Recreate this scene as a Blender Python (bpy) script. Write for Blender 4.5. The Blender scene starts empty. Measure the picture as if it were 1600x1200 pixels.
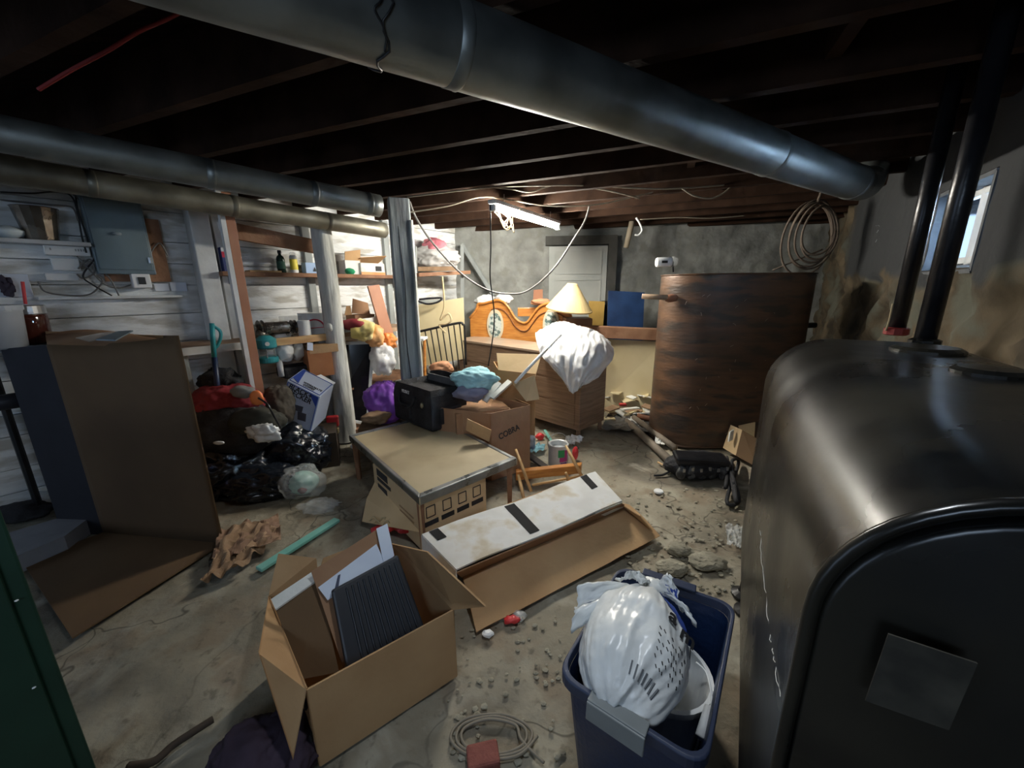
import bpy, bmesh, math, random
from mathutils import Vector, Matrix, noise
random.seed(7)
C = bpy.context.scene.collection
R = math.radians

# ------------------------------------------------------------ camera
F_PX, CAM_H = 601.0, 1.45
CAM = Vector((0, 0, CAM_H))
_p, _r = R(14), R(0.5)
FW = Vector((0, math.cos(_p), -math.sin(_p)))
_r0 = Vector((1, 0, 0)); _u0 = _r0.cross(FW)
RT = _r0*math.cos(_r) - _u0*math.sin(_r)
UP = _u0*math.cos(_r) + _r0*math.sin(_r)
cd = bpy.data.cameras.new('camera'); cam = bpy.data.objects.new('camera', cd); C.objects.link(cam)
cd.sensor_width = 36; cd.lens = 36*F_PX/1600; cd.clip_start = 0.02
cam.matrix_world = Matrix(((RT.x, UP.x, -FW.x, 0), (RT.y, UP.y, -FW.y, 0), (RT.z, UP.z, -FW.z, CAM_H), (0, 0, 0, 1)))
bpy.context.scene.camera = cam
vs = bpy.context.scene.view_settings
vs.view_transform = 'Standard'; vs.look = 'None'; vs.gamma = 1; vs.exposure = 0.6

# ------------------------------------------------------------ world: dull daylight outside
w = bpy.data.worlds.new('sky'); bpy.context.scene.world = w; w.use_nodes = True
w.node_tree.nodes['Background'].inputs[0].default_value = (0.55, 0.72, 1, 1)
w.node_tree.nodes['Background'].inputs[1].default_value = 1.5

def area(name, loc, target, sx, sy, power, col):
    l = bpy.data.lights.new(name, 'AREA'); l.shape = 'RECTANGLE'; l.size = sx; l.size_y = sy
    l.energy = power; l.color = col
    o = bpy.data.objects.new(name, l); C.objects.link(o); o.location = loc
    o.rotation_euler = (Vector(target)-Vector(loc)).to_track_quat('-Z', 'Y').to_euler()
    return o
# daylight entering through the window in the right wall, plus added fill at an unseen rear window
area('daylight_right', (2.85, 1.88, 1.93), (-2.2, 3.3, 1.35), 0.8, 0.5, 165, (0.60, 0.78, 1))
area('rear_fill_light', (-0.75, -1.32, 1.72), (-2.6, 2.8, 1.9), 1.0, 0.42, 7, (0.62, 0.79, 1))
# added overhead fill above the view, in front of the camera; no bulb modelled
_b = bpy.data.lights.new('overhead_fill', 'SPOT'); _b.energy = 23; _b.color = (.86, .93, 1); _b.shadow_soft_size = .06
_b.spot_size = R(150); _b.spot_blend = 1
_bo = bpy.data.objects.new('overhead_fill', _b); C.objects.link(_bo); _bo.location = (0.14, 0.74, 2.10)
_bo.rotation_euler = (Vector((.25, 1.15, 0))-Vector(_bo.location)).to_track_quat('-Z', 'Y').to_euler()

# ------------------------------------------------------------ pixel -> world
def ray(x, y): return FW + RT*((x-800)/F_PX) - UP*((y-600)/F_PX)
def P(x, y, z=0.0):
    d = ray(x, y); return CAM + d*((z-CAM_H)/d.z)
def D(x, y, Y):
    d = ray(x, y); return CAM + d*(Y/d.y)
def PL(x, y, q, n, off=0.0):
    d = ray(x, y); n = Vector(n).normalized(); return CAM + d*(((Vector(q)+n*off)-CAM).dot(n)/d.dot(n))
LQ, LD = Vector((-0.77, 5.56, 0)), Vector((-.616, -.788, 0)).normalized()
LN = Vector((.788, -.616, 0)).normalized()
BQ, BD = Vector((-0.77, 5.56, 0)), Vector((1, -.085, 0)).normalized()
BN = Vector((-.085, -1, 0)).normalized()
RQ, RD = Vector((4.0, 5.15, 0)), Vector((-.5, -.866, 0)).normalized()
RN = Vector((-.866, .5, 0)).normalized()
def L(x, y, off=0.03): return PL(x, y, LQ, LN, off)
def B(x, y, off=0.03): return PL(x, y, BQ, BN, off)
def RW(x, y, off=0.03): return PL(x, y, RQ, RN, off)

# ------------------------------------------------------------ materials
MATS = {}
def mat(name, c1, c2=None, rough=.7, metal=0.0, scale=6, detail=4, bump=0.0, bscale=None, stretch=(1, 1, 1),
        lo=.35, hi=.65, emit=None, trans=0, alpha=1, rvar=0.0, spec=.5, coords='Object', c3=None, scale3=2.0, coat=0, sss=0):
    if name in MATS: return MATS[name]
    m = bpy.data.materials.new(name); m.use_nodes = True; nt = m.node_tree; b = nt.nodes['Principled BSDF']
    b.inputs['Roughness'].default_value = rough; b.inputs['Metallic'].default_value = metal
    b.inputs['Specular IOR Level'].default_value = spec
    b.inputs['Base Color'].default_value = (*c1, 1)
    tc = nt.nodes.new('ShaderNodeTexCoord'); mp = nt.nodes.new('ShaderNodeMapping'); mp.inputs['Scale'].default_value = stretch
    nt.links.new(tc.outputs[coords], mp.inputs[0])
    n = nt.nodes.new('ShaderNodeTexNoise'); n.inputs['Scale'].default_value = scale; n.inputs['Detail'].default_value = detail
    nt.links.new(mp.outputs[0], n.inputs[0])
    if c2:
        cr = nt.nodes.new('ShaderNodeValToRGB'); cr.color_ramp.elements[0].position = lo; cr.color_ramp.elements[1].position = hi
        cr.color_ramp.elements[0].color = (*c1, 1); cr.color_ramp.elements[1].color = (*c2, 1)
        nt.links.new(n.outputs[0], cr.inputs[0]); out = cr.outputs[0]
        if c3:
            n3 = nt.nodes.new('ShaderNodeTexNoise'); n3.inputs['Scale'].default_value = scale3; n3.inputs['Detail'].default_value = 6
            nt.links.new(mp.outputs[0], n3.inputs[0])
            r3 = nt.nodes.new('ShaderNodeMapRange'); r3.inputs[1].default_value = .5; r3.inputs[2].default_value = .62
            nt.links.new(n3.outputs[0], r3.inputs[0])
            mx = nt.nodes.new('ShaderNodeMix'); mx.data_type = 'RGBA'
            nt.links.new(r3.outputs[0], mx.inputs[0]); nt.links.new(out, mx.inputs[6]); mx.inputs[7].default_value = (*c3, 1); out = mx.outputs[2]
        nt.links.new(out, b.inputs['Base Color'])
    if rvar:
        r = nt.nodes.new('ShaderNodeMapRange'); r.inputs[1].default_value = .3; r.inputs[2].default_value = .7
        r.inputs[3].default_value = max(.05, rough-rvar); r.inputs[4].default_value = min(1, rough+rvar)
        nt.links.new(n.outputs[0], r.inputs[0]); nt.links.new(r.outputs[0], b.inputs['Roughness'])
    if bump:
        nb = nt.nodes.new('ShaderNodeTexNoise'); nb.inputs['Scale'].default_value = bscale or scale*3; nb.inputs['Detail'].default_value = 6
        nt.links.new(mp.outputs[0], nb.inputs[0])
        bp = nt.nodes.new('ShaderNodeBump'); bp.inputs['Strength'].default_value = bump; bp.inputs['Distance'].default_value = .02
        nt.links.new(nb.outputs[0], bp.inputs['Height']); nt.links.new(bp.outputs[0], b.inputs['Normal'])
    if emit:
        b.inputs['Emission Color'].default_value = (*emit[0], 1); b.inputs['Emission Strength'].default_value = emit[1]
    if trans: b.inputs['Transmission Weight'].default_value = trans; b.inputs['IOR'].default_value = 1.4
    if alpha < 1: b.inputs['Alpha'].default_value = alpha
    if coat: b.inputs['Coat Weight'].default_value = coat; b.inputs['Coat Roughness'].default_value = .15
    MATS[name] = m; return m

card = mat('cardboard', (.43, .255, .12), (.54, .345, .175), .85, scale=3, bump=.08, bscale=40)
card2 = mat('pale_cardboard', (.56, .40, .22), (.66, .48, .27), .85, scale=3, bump=.05, bscale=40)
card3 = mat('brown_cardboard', (.30, .16, .085), (.38, .22, .12), .85, scale=4, bump=.08, bscale=40)
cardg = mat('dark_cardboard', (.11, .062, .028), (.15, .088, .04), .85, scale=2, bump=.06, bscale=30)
cardw = mat('white_carton', (.62, .62, .60), (.76, .77, .76), .7, scale=5, bump=.06, c3=(.55, .49, .38), scale3=5)
white = mat('white_paint', (.60, .62, .62), (.80, .82, .82), .7, scale=5, bump=.15)
whitep = mat('white_plastic', (.78, .80, .80), (.86, .87, .87), .45, scale=5)
black = mat('black_cloth', (.008, .008, .010), (.028, .028, .032), .8, scale=12, bump=.3, bscale=80)
blackp = mat('black_plastic', (.010, .010, .012), (.02, .02, .023), .3, scale=9, bump=.1)
blackm = mat('black_metal', (.012, .012, .014), (.03, .03, .03), .4, .3, scale=9)
bagb = mat('black_bin_bag', (.006, .008, .012), (.014, .018, .026), .2, scale=4, bump=.5, bscale=14)
galv = mat('galvanised_steel', (.19, .205, .20), (.28, .30, .29), .44, .75, scale=6, rvar=.12, bump=.12, bscale=9, stretch=(1, 1, 1))
galvd = mat('dusty_steel', (.15, .14, .11), (.26, .25, .20), .5, .7, scale=6, rvar=.15, bump=.1)
steel = mat('steel', (.45, .45, .45), (.6, .6, .6), .3, .9, scale=8)
wood = mat('pine', (.52, .30, .12), (.66, .42, .19), .5, scale=5, stretch=(1, 1, 6), bump=.08)
orangew = mat('orange_oak', (.46, .17, .035), (.62, .27, .06), .35, scale=5, stretch=(1.5, 1.5, 9), bump=.05, coat=.3)
walnut = mat('walnut_laminate', (.19, .115, .07), (.28, .18, .115), .5, scale=4, stretch=(1, 1, 14), bump=.04)
redw = mat('reddish_board', (.36, .15, .08), (.44, .20, .11), .6, scale=4)
brownw = mat('old_brown_timber', (.20, .095, .05), (.30, .16, .09), .8, scale=6, bump=.3)
greyw = mat('grey_weathered_timber', (.24, .26, .26), (.40, .43, .42), .8, scale=5, bump=.3, stretch=(1, 1, .3))
tealm = mat('teal_plastic', (.03, .27, .30), (.04, .33, .36), .4)
mint = mat('mint_plastic', (.18, .50, .42), (.26, .60, .52), .4)
redc = mat('red_cloth', (.20, .012, .022), (.32, .03, .04), .7, scale=6, bump=.2)
redp = mat('red_plastic', (.62, .03, .04), (.70, .06, .06), .35)
orangep = mat('orange_plastic', (.85, .20, .05), (.9, .28, .08), .5)
blue = mat('navy_plastic', (.009, .024, .075), (.013, .033, .10), .42, scale=4, bump=.15, bscale=60, rvar=.1)
bluerim = mat('grey_blue_rim', (.030, .042, .085), (.045, .06, .11), .45)
purple = mat('purple_bag', (.24, .07, .50), (.32, .11, .62), .35, bump=.2)
plum = mat('plum_cloth', (.035, .022, .038), (.055, .036, .058), .9, scale=8, bump=.3)
ltblue = mat('light_blue_cloth', (.30, .58, .66), (.42, .72, .78), .8, scale=6, bump=.2)
yellow = mat('yellow_bag', (.74, .60, .20), (.85, .76, .42), .4, bump=.2)
peach = mat('orange_net', (.80, .36, .12), (.9, .50, .22), .5, bump=.3)
cream = mat('cream_board', (.62, .52, .30), (.70, .60, .38), .6, scale=3)
plast = mat('thin_white_plastic', (.80, .81, .82), (.88, .88, .88), .28, scale=4, alpha=.86, bump=.35, bscale=9)
bagw = mat('shopping_bag_plastic', (.74, .77, .77), (.86, .87, .85), .3, scale=3, bump=.12, bscale=14)
clear = mat('clear_plastic', (.75, .80, .80), (.85, .88, .88), .15, alpha=.26, bump=.5, bscale=12)
ink = mat('black_ink', (.02, .02, .022)); inkb = mat('blue_ink', (.02, .06, .32)); inkr = mat('red_ink', (.65, .03, .07))
inkd = mat('dark_brown_ink', (.07, .035, .025))
paper = mat('paper', (.66, .72, .84), (.74, .80, .90), .7)
paperw = mat('off_white_paper', (.66, .66, .60), (.76, .76, .72), .8, bump=.2)
kraft = mat('kraft_paper', (.26, .16, .09), (.38, .245, .145), .8, bump=.3, scale=7)
rustt = mat('rusty_tank_steel', (.055, .036, .026), (.17, .085, .042), .45, .15, scale=2.2, detail=12, bump=.2, bscale=12, stretch=(1, 1, 4.5), lo=.3, hi=.8,
            c3=(.050, .036, .028), scale3=3, rvar=.1)
btank = mat('black_tank_paint', (.0035, .004, .0045), (.010, .010, .009), .30, scale=3.5, bump=.05, bscale=6, c3=(.022, .020, .015), scale3=2.6, rvar=.10)
green = mat('dark_green_metal', (.006, .030, .017), (.010, .042, .024), .45)
bgrey = mat('panel_grey_blue', (.13, .18, .21), (.17, .23, .26), .45, scale=3)
glassd = mat('dark_glass', (.010, .010, .013), rough=.12)
stone = mat('loose_stone', (.26, .24, .18), (.42, .39, .30), .9, scale=9, bump=.5)
rubber = mat('grey_cable', (.16, .15, .14), rough=.5)
cablew = mat('pale_cable', (.24, .21, .16), rough=.6)
rope = mat('rope', (.48, .38, .22), rough=.9)
shade = mat('lampshade_parchment', (.66, .50, .24), (.74, .58, .30), .7, bump=.15)
navyb = mat('dark_blue_panel', (.02, .045, .12), (.03, .07, .18), .28)
pinkc = mat('pink_cloth', (.55, .16, .20), (.65, .22, .26), .8)
glue = mat('label_residue', (.030, .027, .020), (.075, .068, .05), .7, scale=20)

# ------------------------------------------------------------ mesh builder
class MB:
    def __init__(s): s.v = []; s.f = []
    def add(s, vs_, fs):
        o = len(s.v); s.v += [Vector(p) for p in vs_]; s.f += [tuple(i+o for i in f) for f in fs]; return s
    def hexa(s, p):      # 8 points: bottom 4 then top 4, same winding
        return s.add(p, [(3, 2, 1, 0), (4, 5, 6, 7), (0, 1, 5, 4), (1, 2, 6, 5), (2, 3, 7, 6), (3, 0, 4, 7)])
    def box(s, c, sz, M=None):
        c = Vector(c); M = M or Matrix.Identity(3); hx, hy, hz = [a/2 for a in sz]
        return s.hexa([c + M @ Vector((x, y, z)) for z in (-hz, hz) for x, y in ((-hx, -hy), (hx, -hy), (hx, hy), (-hx, hy))])
    def quad(s, a, b, c, d, t=.005):      # slab of thickness t on a quad
        a, b, c, d = map(Vector, (a, b, c, d)); n = (c-a).cross(d-b).normalized()*(t/2)
        return s.hexa([a-n, b-n, c-n, d-n, a+n, b+n, c+n, d+n])
    def prism(s, pts, n):                 # polygon extruded along vector n
        k = len(pts); pts = [Vector(p) for p in pts]; n = Vector(n)
        return s.add(pts + [p+n for p in pts], [tuple(range(k-1, -1, -1)), tuple(range(k, 2*k))] + [(i, (i+1) % k, (i+1) % k+k, i+k) for i in range(k)])
    def tube(s, pts, r, seg=8, cap=True):
        pts = [Vector(p) for p in pts]; rs = r if isinstance(r, (list, tuple)) else [r]*len(pts); rings = []; x = None
        for i, p in enumerate(pts):
            t = (pts[min(i+1, len(pts)-1)] - pts[max(i-1, 0)]).normalized()
            if x is None: x = t.orthogonal().normalized()
            x = (x - t*x.dot(t)).normalized(); y = t.cross(x)
            rings.append([p + (x*math.cos(2*math.pi*k/seg) + y*math.sin(2*math.pi*k/seg))*rs[i] for k in range(seg)])
        vs_ = [q for g in rings for q in g]
        fs = [(i*seg+k, i*seg+(k+1) % seg, (i+1)*seg+(k+1) % seg, (i+1)*seg+k) for i in range(len(pts)-1) for k in range(seg)]
        if cap: fs += [tuple(range(seg-1, -1, -1)), tuple(range((len(pts)-1)*seg, len(pts)*seg))]
        return s.add(vs_, fs)
    def lathe(s, prof, base, axis=(0, 0, 1), seg=28, sq=1.0):  # prof: (r, h)
        a = Vector(axis).normalized(); q = Vector((0, 0, 1)).rotation_difference(a).to_matrix(); b = Vector(base)
        vs_ = [b + q @ Vector((r*math.cos(2*math.pi*k/seg), sq*r*math.sin(2*math.pi*k/seg), h)) for r, h in prof for k in range(seg)]
        fs = [(i*seg+k, i*seg+(k+1) % seg, (i+1)*seg+(k+1) % seg, (i+1)*seg+k) for i in range(len(prof)-1) for k in range(seg)]
        if prof[0][0] > 1e-4: fs.append(tuple(range(seg-1, -1, -1)))
        if prof[-1][0] > 1e-4: fs.append(tuple(range((len(prof)-1)*seg, len(prof)*seg)))
        return s.add(vs_, fs)
    def grid(s, fn, nu, nv):
        vs_ = [fn(i/nu, j/nv) for j in range(nv+1) for i in range(nu+1)]
        return s.add(vs_, [(j*(nu+1)+i, j*(nu+1)+i+1, (j+1)*(nu+1)+i+1, (j+1)*(nu+1)+i) for j in range(nv) for i in range(nu)])
    def blob(s, c, rad, seed=0, amp=.18, freq=3.0, ridge=.5, sub=4, floor=None, M=None, folds=0, taper=0):
        bm = bmesh.new(); bmesh.ops.create_icosphere(bm, subdivisions=sub, radius=1); c = Vector(c); o = Vector((seed*7.3, seed*3.1, seed*5.7))
        for v in bm.verts:
            d = v.co.normalized(); k = 1 + amp*noise.noise(d*freq*.5+o)*1.2 + amp*ridge*(1-2*abs(noise.noise(d*freq+o*2))) + amp*ridge*.5*(1-2*abs(noise.noise(d*freq*2.3+o*3)))
            if folds:
                th = math.atan2(d.y, d.x); k += folds*math.sin(th*11+3*noise.noise(d*2+o))*max(0, d.z+.3)
            tp = 1 - taper*max(0, d.z)
            q = Vector((d.x*rad[0]*k*tp, d.y*rad[1]*k*tp, d.z*rad[2]*k))
            if M: q = M @ q
            v.co = c+q
            if floor is not None and v.co.z < floor: v.co.z = floor + .002*noise.noise(v.co*20)
        bm.verts.index_update(); vs_ = [v.co.copy() for v in bm.verts]; fs = [tuple(v.index for v in f.verts) for f in bm.faces]; bm.free()
        return s.add(vs_, fs)
    def build(s, name, m, parent=None, smooth=False, bevel=0, solid=0, sub=0):
        me = bpy.data.meshes.new(name); off = Vector((0, 0, 0)); p = parent
        while p: off += p.location; p = p.parent
        me.from_pydata([v-off for v in s.v], [], s.f); me.validate()
        bm = bmesh.new(); bm.from_mesh(me); bmesh.ops.recalc_face_normals(bm, faces=bm.faces)
        if smooth:
            for f in bm.faces: f.smooth = True
        bm.to_mesh(me); bm.free()
        ob = bpy.data.objects.new(name, me); C.objects.link(ob); me.materials.append(m)
        if parent: ob.parent = parent
        if solid:
            q = ob.modifiers.new('solid', 'SOLIDIFY'); q.thickness = solid; q.offset = 0
        if sub:
            q = ob.modifiers.new('sub', 'SUBSURF'); q.levels = sub; q.render_levels = sub
        if bevel:
            q = ob.modifiers.new('bevel', 'BEVEL'); q.width = bevel; q.segments = 2; q.limit_method = 'ANGLE'; q.angle_limit = R(35)
        return ob
def tag(o, label, cat, group=None, kind=None):
    if label: o['label'] = label
    if cat: o['category'] = cat
    if group: o['group'] = group
    if kind: o['kind'] = kind
    return o
def thing(name, loc, label, cat, group=None):
    o = bpy.data.objects.new(name, None); C.objects.link(o); o.location = Vector(loc); o.empty_display_size = .1
    return tag(o, label, cat, group)
def smooth_curve(pts, n=8):
    pts = [Vector(p) for p in pts]; out = []
    for i in range(len(pts)-1):
        p0, p1, p2, p3 = pts[max(i-1, 0)], pts[i], pts[i+1], pts[min(i+2, len(pts)-1)]
        for k in range(n):
            t = k/n; out.append(.5*((2*p1)+(p2-p0)*t+(2*p0-5*p1+4*p2-p3)*t*t+(3*p1-p0-3*p2+p3)*t**3))
    return out+[pts[-1]]
def cable(name, pts, r, m, label, cat, group=None, n=8):
    return tag(MB().tube(smooth_curve(pts, n), r, 7).build(name, m, smooth=True), label, cat, group)
def text(s, origin, xdir, ydir, size, m, parent, name='lettering', label=None, squash=1.0):
    cu = bpy.data.curves.new('t', 'FONT'); cu.body = s; cu.size = size; cu.extrude = .0008; cu.offset = size*.022
    o = bpy.data.objects.new('t', cu); C.objects.link(o); bpy.context.view_layer.update()
    me = bpy.data.meshes.new_from_object(o.evaluated_get(bpy.context.evaluated_depsgraph_get()))
    bpy.data.objects.remove(o); me.materials.clear(); me.materials.append(m)
    x = Vector(xdir).normalized(); y = Vector(ydir); y = (y-x*y.dot(x)).normalized(); z = x.cross(y)
    off = Vector((0, 0, 0)); p = parent
    while p: off += p.location; p = p.parent
    for v in me.vertices: v.co = Vector(origin)-off + x*v.co.x*squash + y*v.co.y + z*(v.co.z+.0015)
    ob = bpy.data.objects.new(name, me); C.objects.link(ob); ob.parent = parent
    if label: ob['label'] = label
    return ob
def lerp(a, b, t): return Vector(a)*(1-t)+Vector(b)*t
def bil(q, u, v): return lerp(lerp(q[0], q[1], u), lerp(q[3], q[2], u), v)
UPZ = Vector((0, 0, 1))
def rz(a): return Matrix.Rotation(a, 3, 'Z')

# ============================================================ STRUCTURE
def n2(p, s, o=0): return noise.noise(Vector(p)*s+Vector((o, o*2, o*3)))
floor_m = mat('dirt_concrete_floor', (.20, .175, .125), (.42, .38, .29), .85, scale=1.6, detail=8, bump=1.0, bscale=11, lo=.3, hi=.68, c3=(.27, .22, .155), scale3=5, rvar=.08)
def floor_detail(m):
    nt = m.node_tree; b = nt.nodes['Principled BSDF']; tc = nt.nodes.new('ShaderNodeTexCoord')
    src = b.inputs['Base Color'].links[0].from_socket
    def noise_ramp(scale, lo, hi, det=8, dist=0):
        n = nt.nodes.new('ShaderNodeTexNoise'); n.inputs['Scale'].default_value = scale; n.inputs['Detail'].default_value = det; n.inputs['Distortion'].default_value = dist
        nt.links.new(tc.outputs['Object'], n.inputs[0]); r = nt.nodes.new('ShaderNodeMapRange'); r.inputs[1].default_value = lo; r.inputs[2].default_value = hi
        nt.links.new(n.outputs[0], r.inputs[0]); return r.outputs[0]
    def mixin(src, fac, col):
        x = nt.nodes.new('ShaderNodeMix'); x.data_type = 'RGBA'; nt.links.new(fac, x.inputs[0]); nt.links.new(src, x.inputs[6]); x.inputs[7].default_value = (*col, 1); return x.outputs[2]
    def mul(a, b_, k=1.0):
        x = nt.nodes.new('ShaderNodeMath'); x.operation = 'MULTIPLY'; nt.links.new(a, x.inputs[0])
        if b_ is None: x.inputs[1].default_value = k
        else: nt.links.new(b_, x.inputs[1])
        return x.outputs[0]
    src = mixin(src, mul(noise_ramp(1.1, .52, .66, 6, 1.0), None, .65), (.085, .075, .06))
    src = mixin(src, mul(noise_ramp(3.7, .55, .70, 9, .6), None, .6), (.50, .47, .38))
    src = mixin(src, mul(noise_ramp(22, .60, .72, 4), None, .55), (.07, .06, .045))
    vn = nt.nodes.new('ShaderNodeTexNoise'); vn.inputs['Scale'].default_value = 4; nt.links.new(tc.outputs['Object'], vn.inputs[0])
    vm = nt.nodes.new('ShaderNodeVectorMath'); vm.operation = 'MULTIPLY_ADD'; vm.inputs[1].default_value = (.45, .45, 0); nt.links.new(vn.outputs[1], vm.inputs[0]); nt.links.new(tc.outputs['Object'], vm.inputs[2])
    v = nt.nodes.new('ShaderNodeTexVoronoi'); v.feature = 'DISTANCE_TO_EDGE'; v.inputs['Scale'].default_value = 1.5; nt.links.new(vm.outputs[0], v.inputs[0])
    r = nt.nodes.new('ShaderNodeMapRange'); r.inputs[1].default_value = .002; r.inputs[2].default_value = .010; r.inputs[3].default_value = 1; r.inputs[4].default_value = 0
    nt.links.new(v.outputs[0], r.inputs[0]); crk = mul(r.outputs[0], noise_ramp(1.3, .42, .55, 2))
    crk = mul(crk, None, .65); src = mixin(src, crk, (.035, .03, .022)); nt.links.new(src, b.inputs['Base Color'])
floor_detail(floor_m)
def ffn(u, v):
    x, y = -5+11*u, -1.6+8*v
    z = -.012+.012*n2((x, y, 0), 2.2)+.008*n2((x, y, 0), 8, 3)+.003*n2((x, y, 0), 22, 7)
    if x > .5 and x < 2.2 and y > 1.3 and y < 2.6: z += .012*max(0, n2((x, y, 0), 14, 5))
    return Vector((x, y, min(z, 0.004)))
tag(MB().grid(ffn, 330, 250).build('floor', floor_m, smooth=True), None, None, kind='structure')

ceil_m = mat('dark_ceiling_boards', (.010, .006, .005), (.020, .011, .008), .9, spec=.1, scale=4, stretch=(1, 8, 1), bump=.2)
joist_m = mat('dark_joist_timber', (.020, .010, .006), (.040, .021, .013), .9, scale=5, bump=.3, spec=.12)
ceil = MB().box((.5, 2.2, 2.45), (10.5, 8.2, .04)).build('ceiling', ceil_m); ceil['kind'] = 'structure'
jd = Vector((-.925, .381, 0)).normalized(); jn = Vector((.381, .925, 0)).normalized()
k0 = D(636, 272, 3.0); base = Vector((0, 0, 2.315))
for i in range(-4, 15):
    c = base + jn*(.35+.42*i) + jd*0
    if i in (13, 14): pass
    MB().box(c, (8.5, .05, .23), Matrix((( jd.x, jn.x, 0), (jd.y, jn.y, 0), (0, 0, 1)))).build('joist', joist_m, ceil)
for i in range(0, 11):      # blocking between the joists
    c = Vector((.1, 0, 2.33)) + jn*(.35+.42*i+.21) + jd*(-.35*(i % 2)-.2*math.sin(i))
    MB().box(c, (.05, .36, .13), Matrix((( jd.x, jn.x, 0), (jd.y, jn.y, 0), (0, 0, 1)))).build('blocking', joist_m, ceil)

# left wall: whitewashed horizontal planks, one mesh
wl_m = mat('whitewashed_planks', (.60, .62, .62), (.82, .84, .84), .8, scale=3.2, detail=8, stretch=(1, 1, 4), bump=.35, bscale=14, c3=(.50, .49, .45), scale3=3.5, lo=.3, hi=.55)
m = MB(); z = 0; random.seed(3)
while z < 2.4:
    h = random.choice((.14, .16, .19, .22)); o = random.uniform(-.006, .006)
    a = LQ - LD*.1 + LN*(o-.02) + UPZ*z; e = LQ + LD*7.0 + LN*(o-.02) + UPZ*z
    m.hexa([a-LN*.03, e-LN*.03, e+LN*.02, a+LN*.02] + [p+UPZ*(h-.006) for p in (a-LN*.03, e-LN*.03, e+LN*.02, a+LN*.02)]); z += h
a = LQ-LD*.1-LN*.06; e = LQ+LD*7-LN*.06
m.hexa([a-LN*.06, e-LN*.06, e, a]+[p+UPZ*2.45 for p in (a-LN*.06, e-LN*.06, e, a)])
m.build('wall_left', wl_m)['kind'] = 'structure'

def rough_wall(q, d, n, length, z0, z1, step, amp, hole=None, bulge=None):
    m = MB(); nu, nv = int(length/step), int((z1-z0)/step); vs_ = []; fs = []
    for j in range(nv+1):
        for i in range(nu+1):
            p = q + d*(length*i/nu) + UPZ*(z0+(z1-z0)*j/nv)
            k = (bulge(p) if bulge else 1)
            dd = amp*k*(.6*noise.noise(p*3)+.8*(noise.cell(p*1.0)*0) + .5*(1-abs(noise.noise(p*5.5))*2) + .25*noise.noise(p*13)); vs_.append(p+n*(dd-.5*amp*k))
    for j in range(nv):
        for i in range(nu):
            cx, cz = length*(i+.5)/nu, z0+(z1-z0)*(j+.5)/nv
            if hole and hole[0] < cx < hole[1] and hole[2] < cz < hole[3]: continue
            fs.append((j*(nu+1)+i, j*(nu+1)+i+1, (j+1)*(nu+1)+i+1, (j+1)*(nu+1)+i))
    return m.add(vs_, fs)
wb_m = mat('grey_limewashed_masonry', (.16, .165, .155), (.40, .41, .385), .9, scale=4.0, detail=12, bump=1.0, bscale=8, c3=(.24, .245, .22), scale3=6, lo=.28, hi=.74)
rough_wall(BQ-BD*.2+BN*.0, BD, BN, 5.4, -.05, 2.44, .06, .05).build('wall_back', wb_m, smooth=True)['kind'] = 'structure'
# right wall: field stone below, smooth grey render above, window opening
def stone_mat():
    m = mat('field_stone_and_render', (.030, .022, .012), (.13, .098, .058), .9, scale=4, detail=9, bump=.9, bscale=6, c3=(.10, .10, .075), scale3=3)
    nt = m.node_tree; b = nt.nodes['Principled BSDF']; tc = nt.nodes.new('ShaderNodeTexCoord'); sx = nt.nodes.new('ShaderNodeSeparateXYZ')
    nt.links.new(tc.outputs['Object'], sx.inputs[0])
    nz = nt.nodes.new('ShaderNodeTexNoise'); nz.inputs['Scale'].default_value = 2.5; nt.links.new(tc.outputs['Object'], nz.inputs[0])
    ad = nt.nodes.new('ShaderNodeMath'); ad.operation = 'MULTIPLY_ADD'; ad.inputs[1].default_value = .35; nt.links.new(nz.outputs[0], ad.inputs[0]); nt.links.new(sx.outputs[2], ad.inputs[2])
    yr = nt.nodes.new('ShaderNodeMapRange'); yr.inputs[1].default_value = 3.9; yr.inputs[2].default_value = 4.2; yr.inputs[3].default_value = 1; yr.inputs[4].default_value = 0
    nt.links.new(sx.outputs[1], yr.inputs[0])
    zr = nt.nodes.new('ShaderNodeMapRange'); zr.inputs[1].default_value = 1.66; zr.inputs[2].default_value = 1.70; nt.links.new(ad.outputs[0], zr.inputs[0])
    mu = nt.nodes.new('ShaderNodeMath'); mu.operation = 'MULTIPLY'; nt.links.new(yr.outputs[0], mu.inputs[0]); nt.links.new(zr.outputs[0], mu.inputs[1])
    mx = nt.nodes.new('ShaderNodeMix'); mx.data_type = 'RGBA'; nt.links.new(mu.outputs[0], mx.inputs[0])
    src = b.inputs['Base Color'].links[0].from_socket; nt.links.new(src, mx.inputs[6]); mx.inputs[7].default_value = (.032, .034, .036, 1)
    nt.links.new(mx.outputs[2], b.inputs['Base Color']); return m
wr_m = stone_mat()
def bul(p): return .12 if (p.z > 1.5+.12*noise.noise(p*2.5) and p.y < 4.1) else 1.0
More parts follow.
